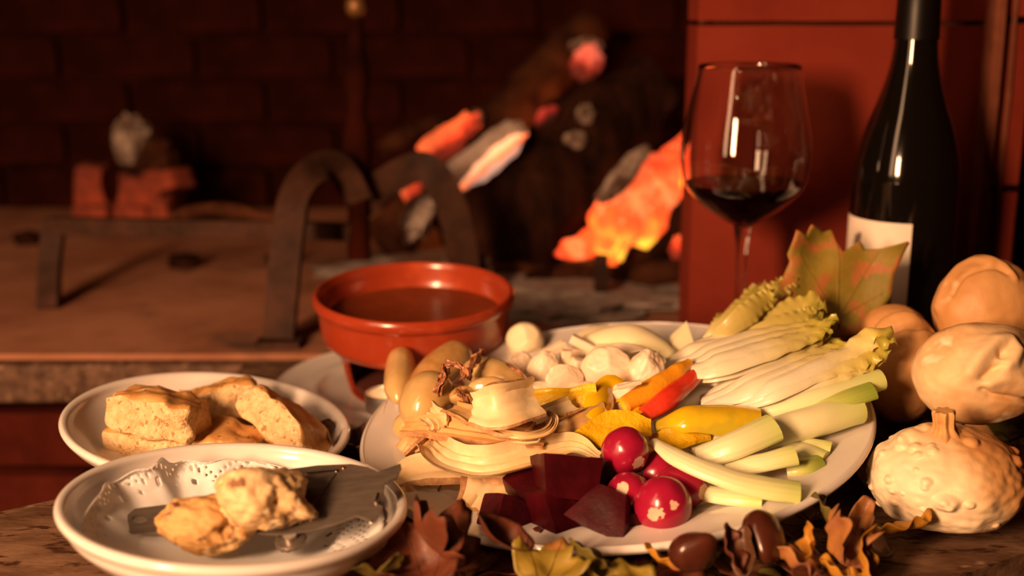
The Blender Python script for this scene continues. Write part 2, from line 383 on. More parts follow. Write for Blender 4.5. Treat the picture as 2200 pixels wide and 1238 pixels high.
M['l_yg'] = leafmat('yellow_green_leaf', (.27, .19, .022), (.17, .13, .02), (.36, .13, .04))
M['l_purple'] = leafmat('purple_blotched_leaf', (.38, .17, .04), (.25, .09, .05), (.23, .10, .08))
M['l_brown'] = leafmat('russet_leaf', (.095, .024, .010), (.15, .042, .018), (.05, .014, .006))
M['l_dark'] = leafmat('dark_brown_leaf', (.075, .032, .014), (.12, .05, .02), (.045, .018, .01))
M['l_green'] = leafmat('green_brown_leaf', (.20, .15, .02), (.30, .20, .03), (.40, .17, .05))
M['l_vine'] = mat('mottled_vine_leaf', (.27, .19, .025), (.17, .14, .02), scale=26, rough=.55, bump=.5, bscale=90, spots=[((.36, .13, .04), 46, .50, .10), ((.34, .26, .08), 22, .60, .1)], spec=.3)
M['l_olive'] = leafmat('olive_leaf', (.09, .075, .012), (.15, .11, .02), (.06, .035, .012))

# ------------------------------------------------------------------ setting
R0 = Matrix.Identity(3)
def pieces(base, parent, places):
    """base: object already linked under parent at places[0]; copies share its mesh"""
    for k, (p, rz, sc) in enumerate(places):
        o = base if k == 0 else base.copy()
        if k: COL.objects.link(o); o.parent = parent
        o.location = V(p)-WL[parent.name]; o.rotation_euler = rz; o.scale = sc
mk('floor', plainbox((0, 1.0, -0.78), (4.4, 5.2, 0.06)), M['floor'], kind='structure', label='dark stone floor below the table')

HY = 1.15   # front edge of hearth
hs = mk('hearth_slab', rbox((-0.45, HY+0.48, -0.0225), (2.3, 0.96, 0.045), r=0.25, n=5), M['hearth'], kind='structure', label='broad ash-dusted stone hearth floor of the fireplace')
mk('stone_nosing', rbox((-0.45, HY-0.004, -0.027), (2.3, 0.03, 0.040), r=0.35, n=8, amp=0.0015, ns=40), M['granite'], hs)
# hearth front (red bricks under the nosing)
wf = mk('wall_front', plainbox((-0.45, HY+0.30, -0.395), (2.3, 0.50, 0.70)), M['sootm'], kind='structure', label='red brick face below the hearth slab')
bk = None; pl = []
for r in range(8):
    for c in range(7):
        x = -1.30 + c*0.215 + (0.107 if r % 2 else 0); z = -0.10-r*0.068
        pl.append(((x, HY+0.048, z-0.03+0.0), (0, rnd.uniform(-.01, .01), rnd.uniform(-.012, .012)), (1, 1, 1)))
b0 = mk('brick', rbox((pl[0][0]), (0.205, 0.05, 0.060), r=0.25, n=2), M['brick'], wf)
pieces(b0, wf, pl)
# back wall of the fireplace
wb = mk('wall_back', plainbox((-0.45, 2.06, 0.45), (2.6, 0.10, 1.0)), M['sootm'], kind='structure', label='soot-blackened brick back wall of the fireplace')
pl = []
for r in range(13):
    for c in range(11):
        pl.append(((-1.62 + c*0.222 + (0.111 if r % 2 else 0), 2.005+rnd.uniform(-.004, .004), 0.005+r*0.071), (rnd.uniform(-.02, .02), 0, rnd.uniform(-.02, .02)), (1, 1, 1)))
b0 = mk('sooty_brick', rbox(V(pl[0][0])+V((0, 0, 0.031)), (0.212, 0.03, 0.062), r=0.3, n=2), M['soot'], wb)
pieces(b0, wb, pl)
mk('wall_left', plainbox((-1.62, 1.6, 0.45), (0.10, 0.92, 1.0)), M['soot'], kind='structure', label='sooty left cheek of the fireplace')
# right jamb: terracotta panels with a narrow brick strip beside
PYF = 1.155
xl = PD(1486, 300, 1).x*PYF/1.0/1.0 * 1.03
def XF(px, y=PYF, py=300):
    d = ray(px, py); return d.x*y/d.y
xl, xm, xr = XF(1484), XF(2098), XF(2188)
wr = mk('wall_right', plainbox(((xl+xr)/2+0.02, PYF+0.075, 0.45), (xr-xl-0.005, 0.09, 0.99)), M['mortar'], kind='structure', label='red terracotta jamb to the side of the fire')
def zat(py, y=PYF):
    d = ray(1700, py); return CAMZ + d.z*y/d.y
zj = zat(50); G = 0.004
mk('terracotta_panel', rbox(((xl+xm)/2, PYF+0.03, zj/2), (xm-xl-G, 0.07, zj-G*0.9), r=0.05, n=6, amp=0.0006, ns=30), M['panel'], wr)
mk('terracotta_panel', rbox(((xl+xm)/2, PYF+0.031, zj+0.2), (xm-xl-G, 0.07, 0.4-G*0.9), r=0.05, n=6, amp=0.0006, ns=30), M['panel'], wr)
zb = [0.0, 0.165, zat(42), 0.50, 0.70]
for k in range(4):
    mk('edge_brick', rbox((xm+0.008+(xr-xm)/2-0.003, PYF+0.022, (zb[k]+zb[k+1])/2), (xr-xm-0.012, 0.07, zb[k+1]-zb[k]-0.006), r=0.12, n=4, amp=0.0008, ns=40), M['panel'], wr)
mk('mortar_bead', rbox((xm+0.003, PYF+0.010, 0.35), (0.010, 0.07, 0.7), r=0.3, n=10, amp=0.0016, ns=50), M['mortar'], wr)
mk('mortar_bead', rbox((xm+0.020, PYF-0.010, 0.35), (0.004, 0.012, 0.7), r=0.3, n=10, amp=0.0016, ns=50), M['mortar'], wr)
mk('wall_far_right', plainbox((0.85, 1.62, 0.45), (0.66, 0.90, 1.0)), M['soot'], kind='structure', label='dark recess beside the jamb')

# ------------------------------------------------------------------ table
tp = [(-.95, .418), (-.60, .625), (-.351, .772), (-.318, .795), (-.285, .838), (-.268, .90), (-.262, 1.0), (-.26, 1.128), (.95, 1.128), (.95, 1.075), (.6, .868), (.323, .704), (.271, .6735), (-.3, .337), (-.95, -.046)]
tt_ = thing('table', (0.0, 0.75, -0.75), 'weathered grey-brown plank table carrying the whole meal', 'table')
def bevprism(poly, z0, z1, b):
    bm = bmesh.new(); vs = [bm.verts.new((x, y, z1)) for x, y in poly]; f = bm.faces.new(vs)
    r = bmesh.ops.extrude_face_region(bm, geom=[f]); ev = [e for e in r['geom'] if isinstance(e, bmesh.types.BMVert)]
    for v in ev: v.co.z = z0
    bmesh.ops.bevel(bm, geom=[e for e in bm.edges if abs(e.verts[0].co.z-e.verts[1].co.z) < 1e-6], offset=b, segments=3, affect='EDGES', profile=0.6)
    bmesh.ops.recalc_face_normals(bm, faces=bm.faces); bm.verts.ensure_lookup_table()
    g = ([v.co.copy() for v in bm.verts], [tuple(v.index for v in f.verts) for f in bm.faces]); bm.free(); return g
mk('table_top', bevprism(tp, -0.045, 0.0, 0.006), M['table'], tt_)
for x, y in ((-.80, .40), (-.55, .26), (.75, 1.05), (.12, 0.66)):
    mk('table_leg', rbox((x, y, -0.3975), (0.06, 0.06, 0.705), r=0.2, n=2), M['table'], tt_)

# ------------------------------------------------------------------ andirons
IR = M['iron']
def strip(path, wdt, th, up=(0, 1, 0), n=26, **k):
    pr = [(-1, -1), (1, -1), (1, 1), (-1, 1)]
    return sweep(path, pr, n, up, wdt/2, th/2, **k)
an = thing('andiron', PZ(770, 690, 0), 'wrought iron andiron with knobbed upright and arched feet on the hearth', 'andiron')
ZR = 1.33
mk('upright', pear(PD(772, 560, ZR), PD(765, 40, ZR), [(0, .013), (.25, .012), (.5, .016), (.62, .010), (.75, .014), (.9, .009), (1, .008)], 16), M['soot'], an)
mk('knob', blob(PD(765, 14, ZR), (.012, .012, .013), sub=3), M['knob'], an)
def foot(path, w=.034, up=(0.25, 1, 0)): return strip(path, w, .007, up, 40)
mk('arched_foot', foot([PD(772, 430, 1.32), PD(735, 366, 1.30), PD(690, 360, 1.28), PD(642, 405, 1.25), PD(620, 500, 1.235), PZ(598, 738)]), IR, an)
mk('foot_pad', rbox(PZ(600, 742)+V((0, 0, .003)), (.045, .03, .006), r=.4, n=2), IR, an)
mk('arched_foot', foot([PD(772, 440, 1.33), PD(830, 390, 1.34), PD(905, 358, 1.34), PD(950, 400, 1.335), PD(985, 500, 1.33), PZ(1010, 672)], up=(-.3, 1, 0)), IR, an)
mk('foot_pad', rbox(PZ(1012, 674)+V((0, 0, .003)), (.04, .03, .006), r=.4, n=2), IR, an)
mk('log_bar', strip([PD(772, 500, 1.33), PD(600, 492, 1.34), PD(350, 488, 1.36), PD(105, 484, 1.385)], .016, .018, (0, 0, 1)), IR, an)
mk('rear_leg', strip([PD(118, 478, 1.385), PD(108, 560, 1.385), PZ(104, 664)], .024, .012, (0, 1, 0)), IR, an)

# ------------------------------------------------------------------ fire
def log(name, p0, p1, r, m, label, seed, n=30, flat=1.0):
    P0, P1 = V(p0), V(p1)
    mid = P0.lerp(P1, .5)+V((rnd.uniform(-.012, .012), 0, rnd.uniform(-.012, .012)))
    return mk(name, sweep([P0, mid, P1], ring(18), n, (0, 1, 0.1), [r*.8, r*1.05, r, r*.95, r*.7], [r*.8*flat, r*flat, r*.95*flat, r*.7*flat], jit=r*.35, js=22, seed=seed), m, label=label, cat='log', smooth=60)
L_thick = log('log', PD(1020, 560, 1.50), PD(1395, 190, 1.62), .072, M['bark'], 'thick charred log leaning diagonally through the middle of the fire', 3)
L_slim = log('log', PD(830, 520, 1.60), PD(1270, 60, 1.82), .040, M['bark2'], 'long slim log leaning behind the thick charred log', 5)
L_split = log('log', PD(1350, 600, 1.53), PD(1530, 370, 1.56), .045, M['bark'], 'dark split log lying close to the red jamb', 8)
log('log', PD(1060, 590, 1.46), PD(1500, 578, 1.42), .017, M['bark2'], 'thin half-burnt branch lying flat across the front of the fire', 11)
log('log', PD(820, 322, 1.72), PD(960, 258, 1.78), .014, M['bark2'], 'short brown stick at the far left of the fire', 12)
log('branch', PD(370, 468, 1.364), PD(596, 468, 1.342), .008, M['bark2'], 'twisted dry branch lying on the andiron bar', 15)
log('log', PD(1090, 640, 1.42), PD(1290, 600, 1.50), .018, M['bark'], 'short charred billet under the fire in the ash', 19)
for x in (1040, 1290):
    mk('grate_foot', rbox(PZ(x, 660)+V((0, 0, .03)), (.016, .02, .06), r=.2, n=1), IR, label='iron grate foot under the %s end of the burning branch' % ('left' if x < 1100 else 'right'), cat='grate foot')
def emb(px, py, zc, w, h, ang, m, label, seed, name='ember', cat='ember', parent=None):
    if parent: label = cat = None
    k = zc/FPX
    return mk(name, blob(PD(px, py, zc), (w/2*k, h/2*k*.9, h/2*k), rot(0, ang, 0), 4, .28, 1.6, seed, amp2=.12, ns2=5), m, parent, label=label, cat=cat)
emb(958, 305, 1.56, 165, 62, -38, M['ember'], 'long red ember glowing on the slim log', 1, parent=L_slim)
emb(1010, 262, 1.66, 60, 34, -45, M['ashd'], 'grey ash flake at the top of the long red ember', 2, 'ash_flake', 'ash', parent=L_slim)
emb(1040, 335, 1.50, 200, 72, -38, M['ash'], 'pale ash crust along the thick log', 3, 'ash_crust', 'ash', parent=L_thick)
emb(1062, 345, 1.455, 165, 42, -41, M['hot'], 'bright orange ember along the edge of the pale ash crust', 4, parent=L_thick)
emb(893, 405, 1.46, 60, 70, -60, M['ember'], 'small red ember behind the arched foot', 5, parent=L_thick)
emb(902, 458, 1.45, 62, 120, 25, M['ash'], 'pale ash lump behind the arched foot', 6, 'ash_lump', 'ash', parent=L_thick)
emb(1262, 135, 1.57, 62, 82, 20, M['emberdim'], 'pink ember at the top of the thick log', 7, parent=L_thick)
emb(1258, 100, 1.575, 66, 38, 0, M['ashd'], 'white ash cap over the pink ember', 8, 'ash_cap', 'ash', parent=L_thick)
emb(1174, 249, 1.53, 52, 34, -40, M['embercold'], 'small red ember halfway up the thick log', 9, parent=L_thick)
emb(1236, 300, 1.50, 50, 34, 0, M['ashd'], 'grey ash spot on the thick log', 10, 'ash_spot', 'ash', parent=L_thick)
emb(1258, 245, 1.51, 40, 40, 0, M['ashd'], 'upper grey ash spot on the thick log', 14, 'ash_spot', 'ash', parent=L_thick)
emb(1465, 535, 1.47, 50, 64, 30, M['ember'], 'round ember low down against the red jamb', 11, parent=L_split)
emb(1338, 378, 1.462, 150, 46, -50, M['ashd'], 'grey ash band above the orange flames', 12, 'ash_band', 'ash', parent=L_thick)
# flames
def flame(path, wd, label, zs=1.52, seed=0):
    P = [PD(x, y, zs+k*.012) for k, (x, y) in enumerate(path)]
    k = zs/FPX/2
    return mk('flame', sweep(P, ring(12), 26, (0, 1, 0), [w_*k for w_ in wd], [w_*k*.5 for w_ in wd], jit=.009, js=46, seed=seed), M['flame'], label=label, cat='flame')
flame([(1308, 548), (1328, 490), (1362, 425), (1405, 362), (1428, 330)], [64, 106, 100, 70, 6], 'broadest flame, yellow at its root, in the heart of the fire', 1.47, 1)
flame([(1372, 530), (1400, 450), (1440, 370), (1476, 262)], [40, 78, 84, 62, 4], 'tall flame licking up beside the red jamb', 1.49, 2)
flame([(1330, 540), (1270, 524), (1222, 534), (1182, 550)], [70, 62, 46, 8], 'low flame spreading sideways over the branch', 1.47, 3)
flame([(1284, 525), (1292, 460), (1300, 428), (1312, 400)], [40, 50, 34, 4], 'short inner flame against the thick log', 1.48, 4)
flame([(1478, 400), (1484, 350), (1492, 310), (1497, 270)], [24, 40, 34, 4], 'narrow flame half hidden by the jamb', 1.50, 5)
fl = bpy.data.lights.new('fire_glow', 'POINT'); fl.energy = 1.3; fl.color = (1, .30, .08); fl.shadow_soft_size = .05
fo = bpy.data.objects.new('fire_glow', fl); COL.objects.link(fo); fo.location = PD(1330, 380, 1.58)+V((-.02, .10, .03))
# ash bed and rubble
def mound(px, py, w, d, h, seed, label, m='ash', name='ash_heap'):
    c = PZ(px, py)
    return mk(name, blob(c+V((0, 0, h*.25)), (w, d, h), None, 4, .35, 2.2, seed, amp2=.1), M[m], label=label, cat='ash')
mound(1190, 640, .16, .12, .016, 21, 'low grey ash heap under the burning branch')
mound(930, 590, .12, .10, .014, 23, 'scattered ash near the terracotta pot')
emb(286, 305, 1.80, 84, 110, 0, M['ashd'], 'whitish ash heap piled against the back of the fireplace', 24, 'ash_heap', 'ash')
emb(335, 345, 1.79, 80, 90, 20, M['bark2'], 'grey-brown charred chunk beside the whitish ash', 26, 'charred_chunk', 'rubble')
def cindr(px, py, w, h, rz, label):
    zc = 1.74; k = zc/FPX
    mk('broken_brick', rbox(PD(px, py, zc), (w*k, .05, h*k), rot(0, rz, rz*2), .35, 5, .006, 26, px), M['cinder'], label=label, cat='brick')
cindr(200, 398, 62, 90, 4, 'broken red brick upright at the far left of the rubble')
cindr(208, 458, 84, 46, -5, 'flat red brick end lying under the upright one')
cindr(300, 410, 90, 64, 8, 'reddish brick chunk below the whitish ash')
cindr(362, 388, 84, 50, -12, 'tilted red brick at the top of the rubble')
cindr(285, 462, 76, 44, 3, 'dark red brick stub at the bottom of the rubble')
cindr(352, 452, 44, 60, -4, 'small bright red brick stub on the andiron bar side')
for k, (x, y, s) in enumerate([(395, 560, 40), (60, 510, 50), (600, 560, 40)]):
    c = PZ(x, y+15)
    mk('charcoal', blob(c+V((0, 0, .008)), (.02, .016, .012), rot(0, 0, 40*k), 3, .4, 1.6, 30+k), M['bark'], label=['charcoal piece beneath the andiron bar', 'charcoal piece near the rear leg of the andiron', 'charcoal piece beside the arched foot'][k], cat='charcoal')

# ------------------------------------------------------------------ plates
def plate(name, c, R, rad, depth, well, lip, label, n=96, rimw=0.0):
    d = depth; t = .004
    inner = [(0, -d+t), (well*.6, -d+t), (well*.92, -d+t+.0008), (well*1.04, -d+t+.005)]
    if rimw: inner += [(rad-rimw, -lip*1.2), (rad-rimw*.5, -lip*.7), (rad-.004, -.0006)]
    else: inner += [(lerp(well, rad, .45), -d*.60), (lerp(well, rad, .78), -d*.24), (rad-.006, -.0012)]
    inner += [(rad-.0022, .0004), (rad, -.0012), (rad-.0002, -.004)]
    if rimw: outer = [(rad-.006, -.0075), (rad-rimw, -lip*1.2-.006), (well+.012, -d*.8), (well*.98, -d-.001), (well*.90, -d-.001), (well*.86, -d+.001), (0, -d+.001)]
    else: outer = [(rad-.004, -.0085), (lerp(well, rad, .80), -d*.42), (lerp(well, rad, .40), -d*.80), (well+.004, -d-.002), (well*.94, -d-.003), (well*.90, -d), (0, -d)]
    return mk(name, lathe(inner+outer, n, frame(c, R), res=90), M['china'], label=label, cat='plate', smooth=180)
Cb = PD(1315, 889, .88); Rb = rot(0, -5.6, 0) @ rot(5.6, 0, 0); nb = Rb @ V((0, 0, 1)); WELL = .013
plate('serving_plate', Cb, Rb, .1838, .017, .136, .004, 'large round white platter heaped with cut vegetables', 128, rimw=.032)
def FP(px, py, h=0.0): return PP(px, py, Cb+nb*(h-WELL), nb)
Cf = PD(508, 1068, .705); Rf = rot(0, 4.2, 0) @ rot(-2.6, 0, 0)
plate('side_plate', Cf, Rf, .0995, .036, .060, 0, 'white deep plate holding the two truffles and a steel slicer')
Cr = PD(449, 902, .89); Rr = rot(0, 7.0, 0) @ rot(1.4, 0, 0); nr = Rr @ V((0, 0, 1))
plate('side_plate', Cr, Rr, .1035, .030, .060, 0, 'white deep plate holding the focaccia pieces')
def FR(px, py, h=0.0): return PP(px, py, Cr+nr*(h-.026), nr)
Cs = PZ(885, 850)+V((-.02, 0, .016))
plate('under_plate', V((-.085, 1.026, .0115)), rot(0, 0, 0), .124, .0105, .085, .003, 'white plate under the terracotta warmer', 96, rimw=.024)

# ------------------------------------------------------------------ terracotta warmer
ZP = 1.03; kp = ZP/FPX
pc = PD(886, 634, ZP); RP = 221*kp; zb = .0055
pot = thing('food_warmer', V((pc.x, 1.025, zb)), 'glazed terracotta bagna cauda warmer of red-brown clay on a white plate', 'pot')
H = pc.z-zb
Mp = frame((pc.x, 1.025, zb), rot(4.5, 0, 0))
z1 = H-.0415
mk('bowl', lathe([(0, z1+.006), (RP*.62, z1+.006), (RP*.80, z1+.010), (RP*.885, z1+.020), (RP*.915, H-.012), (RP*.925, H-.004), (RP*.95, H+.0005), (RP*.985, H-.0005), (RP, H-.005), (RP*.985, H-.0095), (RP*.955, H-.0115), (RP*.945, H-.016), (RP*.935, z1+.012), (RP*.92, z1+.004), (RP*.86, z1-.002), (RP*.80, z1-.004), (RP*.5, z1-.003), (0, z1-.003)], 96, Mp, res=110), M['pot'], pot, smooth=180)
# stand: hollow tapered drum with an arched opening
def drum():
    n, L = 120, 26; vs, fs = [], []
    ro = lambda z: lerp(RP*.655, RP*.79, (z/z1)**.9); th = .0055
    def inside(a, z):   # arch opening, angle a measured from opening centre, degrees
        u = (a/41.0); zz = z/z1
        if zz < .10: return False
        if abs(u) > 1: return False
        return zz < .10+.80*math.sqrt(max(0, 1-abs(u)**2.6))*1.0
    grid = {}
    for s in (0, 1):
        for k in range(L+1):
            z = z1*k/L*0.985
            for i in range(n):
                q = 2*math.pi*i/n; r = ro(z)-(th if s else 0)
                if k == 0: r -= .002
                grid[(s, k, i)] = len(vs); vs.append(Mp @ V((r*math.cos(q), r*math.sin(q), z)))
    keep = [[True]*n for _ in range(L)]
    for k in range(L):
        for i in range(n):
            for ac in (OA, OA+180):
                a = (i+.5)*360/n-ac; a = (a+180) % 360-180
                if inside(a, z1*(k+.5)/L): keep[k][i] = False
    for k in range(L):
        for i in range(n):
            j = (i+1) % n
            if keep[k][i]:
                fs.append((grid[0, k, i], grid[0, k, j], grid[0, k+1, j], grid[0, k+1, i]))
                fs.append((grid[1, k, i], grid[1, k+1, i], grid[1, k+1, j], grid[1, k, j]))
            for (kk, ii, e0, e1) in ((k+1, i, (k+1, i), (k+1, j)), (k-1, i, (k, i), (k, j)), (k, i+1, (k, j), (k+1, j)), (k, i-1, (k, i), (k+1, i))):
                if not keep[k][i] and 0 <= kk < L and keep[kk][ii % n]:
                    fs.append((grid[0, e0[0], e0[1]], grid[0, e1[0], e1[1]], grid[1, e1[0], e1[1]], grid[1, e0[0], e0[1]]))
    for i in range(n):
        j = (i+1) % n
        fs.append((grid[0, 0, i], grid[1, 0, i], grid[1, 0, j], grid[0, 0, j]))
        fs.append((grid[0, L, i], grid[0, L, j], grid[1, L, j], grid[1, L, i]))
    fm = []
    for f in fs: fm.append(1 if all(i >= (L+1)*n for i in f) else 0)
    return vs, fs, None, fm
OA = -121
so = mk('stand', drum(), [M['pot'], M['potin']], pot, smooth=55)
bv = so.modifiers.new('soft', 'SUBSURF'); bv.levels = 1; bv.render_levels = 1
mk('stand_floor', lathe([(0, .0), (RP*.62, .0), (RP*.63, .003), (RP*.6, .0085), (0, .0085)], 64, Mp), M['potin'], pot)
mk('sauce', lathe([(0, z1+.0075), (RP*.875, z1+.0075), (RP*.90, z1+.0195), (RP*.895, z1+.0200), (0, z1+.0195)], 64, Mp), M['sauce'], pot)
# tealight
tl0 = PD(836, 866, .985); tz = zb+.0095
tl0 = V((tl0.x, tl0.y, tz))
tl = thing('tealight', tl0, 'small white tealight in a metal cup inside the terracotta warmer', 'candle')
mk('cup', lathe([(0, .0004), (.0190, .0004), (.0195, .002), (.0195, .0150), (.0190, .0153), (.0187, .0150), (.0187, .003), (0, .002)], 40, frame(tl0, R0)), M['tin'], tl)
mk('wax', lathe([(0, .0025), (.0185, .0025), (.0185, .0132), (.016, .0126), (0, .0126)], 40, frame(tl0, R0)), M['wax'], tl)
mk('wick', pear(tl0+V((0, 0, .012)), tl0+V((.001, 0, .019)), [(0, .0006), (1, .0005)], 8), M['bark'], tl)
mk('flame', pear(tl0+V((.001, 0, .0165)), tl0+V((.001, 0, .029)), [(0, .0006), (.25, .0026), (.5, .0023), (1, .0002)], 16), M['candleflame'], tl, smooth=180)

# ------------------------------------------------------------------ wine glass
ZG = 1.06; kg = ZG/FPX; gx = PD(1600, 400, ZG)
def gz(py):   # world height of an image row at the glass axis
    d = ray(1600, py); return CAMZ + d.z*gx.y/d.y
g0 = V((gx.x, gx.y, 0))
wg = thing('wine_glass', g0, 'tall stemmed balloon glass part filled with red wine', 'wine glass')
rw = 140*kg; zb0 = gz(487); zt = gz(140); zw = gz(392)
op = [(.006, zb0+.001), (.018, zb0+.006), (.037, zb0+.020), (rw*.90, zw-.004), (rw*.99, gz(350)), (rw, gz(325)), (rw*.95, gz(270)), (rw*.86, gz(210)), (rw*.76, zt)]
gp = cat2(op, 60); th = .0011
ip = [(max(r-th, 0), z+ (th if k < 6 else 0)) for k, (r, z) in enumerate(gp)]
mk('bowl', lathe([(0, zb0)]+gp+[(gp[-1][0]-th/2, zt+.0006)]+ip[::-1]+[(0, ip[0][1]+.001)], 72, frame(g0, R0)), M['glass'], wg, smooth=180)
mk('stem', lathe([(0, .0028), (.030, .0022), (.040, .0008), (.040, .0001), (.0402, .0012), (.030, .0040), (.012, .0066), (.0055, .014), (.0042, .035), (.0042, zb0-.05), (.0052, zb0-.018), (.0078, zb0-.003), (.0085, zb0+.0008), (0, zb0+.0008)], 48, frame(g0, R0), res=0), M['glass'], wg, smooth=70)
wp = [(r*.985, z+.0004) for r, z in ip if z < zw-.0005]
mk('wine', lathe([(0, wp[0][1]+.0005)]+wp+[(wp[-1][0]+.0006, zw), (0, zw)], 72, frame(g0, R0)), M['wine'], wg, smooth=60)

# ------------------------------------------------------------------ bottle
ZB = 1.05; bx = PD(1945, 400, ZB)
def bz(py): d = ray(1953, py); return CAMZ + d.z*bx.y/d.y
b0 = V((bx.x, bx.y, 0)); rb = 112*ZB/FPX
bt = thing('wine_bottle', b0, 'dark glass wine bottle with sloping shoulders and a cream label', 'bottle')
mk('glass_body', lathe([(0, .004), (rb*.9, .001), (rb*.985, .006), (rb, .02), (rb, bz(420)), (rb*.995, bz(380)), (rb*.95, bz(340)), (rb*.80, bz(275)), (rb*.60, bz(210)), (rb*.46, bz(150)), (rb*.40, bz(100)), (rb*.375, bz(20)), (rb*.36, bz(-40)), (0, bz(-42))], 72, frame(b0, R0), res=120), M['bottle'], bt, smooth=180)
mk('foil_capsule', lathe([(rb*.395, bz(84)), (rb*.415, bz(84)), (rb*.40, bz(20)), (rb*.385, bz(-50)), (rb*.41, bz(-60)), (rb*.41, bz(-80)), (0, bz(-82))], 48, frame(b0, R0)), M['foil'], bt)
def bandlabel(z0, z1, a0, a1, r, th, n=24):
    vs, fs = [], []
    for s in (0, 1):
        for k in (0, 1):
            for i in range(n+1):
                q = math.radians(lerp(a0, a1, i/n)); vs.append(b0+V(((r+s*th)*math.cos(q), (r+s*th)*math.sin(q), (z0, z1)[k])))
    m = n+1; I = lambda s, k, i: (s*2+k)*m+i
    for i in range(n):
        for s in (0, 1): fs.append((I(s, 0, i), I(s, 0, i+1), I(s, 1, i+1), I(s, 1, i)))
        for k in (0, 1): fs.append((I(0, k, i), I(0, k, i+1), I(1, k, i+1), I(1, k, i)))
    for i in (0, n): fs.append((I(0, 0, i), I(1, 0, i), I(1, 1, i), I(0, 1, i)))
    return vs, fs
lb = mk('label', bandlabel(bz(700), bz(462), 165, 262, rb+.0001, .0004), M['labelpaper'], bt, smooth=40)
# faint grey figure printed on the label, lettering band embossed on the shoulder
for k, (a, py, da, h) in enumerate([(200, 507, 5, 20), (203, 498, 3, 14), (197, 515, 3, 12), (243, 628, 3, 56), (238, 655, 4, 30)]):
    mk('print_mark', bandlabel(bz(py+h/2), bz(py-h/2), a-da, a+da, rb+.0006, .0001, 3), M['ink'], lb)
for k in range(12):
    a = math.radians(205+k*7); z = bz(383)
    mk('embossed_mark', rbox(b0+V((rb*.992*math.cos(a), rb*.992*math.sin(a), z)), (.0022, .0012, .0058), Matrix.Rotation(a+math.pi/2, 3, 'Z'), .4, 1), M['bottle'], bt)

# ------------------------------------------------------------------ leaves
def polar_outline(pts, c, up=1):
    an = sorted((math.atan2(-(y-c[1]), x-c[0]), math.hypot(x-c[0], y-c[1])) for x, y in pts)
    mx = max(r for a, r in an)
    def f(q):
        q = (q+math.pi) % (2*math.pi)-math.pi
        for i in range(len(an)):
            a0, r0 = an[i]; a1, r1 = an[(i+1) % len(an)]
            if i == len(an)-1: a1 += 2*math.pi
            for qq in (q, q+2*math.pi):
                if a0 <= qq <= a1:
                    # straight edge between the two outline points
                    x0, y0, x1, y1 = r0*math.cos(a0), r0*math.sin(a0), r1*math.cos(a1), r1*math.sin(a1)
                    dx, dy = math.cos(qq), math.sin(qq); den = dx*(y1-y0)-dy*(x1-x0)
                    return ((x0*(y1-y0)-y0*(x1-x0))/den if abs(den) > 1e-9 else r0)/mx
        return 1.0
    return f
def vine_outline(q, lobes=5, deep=.42, ser=.06):
    a = (q-math.pi/2)
    base = 1-.30*(1-math.cos(a))*.5 - (.55*math.exp(-((abs(a)-math.pi)/.28)**2))
    lob = abs(math.cos(a*lobes/2*.98))**.7
    r = base*((1-deep)+deep*lob)
    return r*(1+ser*(2*abs((a*9/math.pi) % 1-.5)))
def oval_outline(q, asp=.52):
    a = q-math.pi/2; c, s = math.cos(a), math.sin(a)
    r = 1/math.sqrt((c/1.0)**2+(s/asp)**2)
    return r*(1+.22*max(0, c)**10)
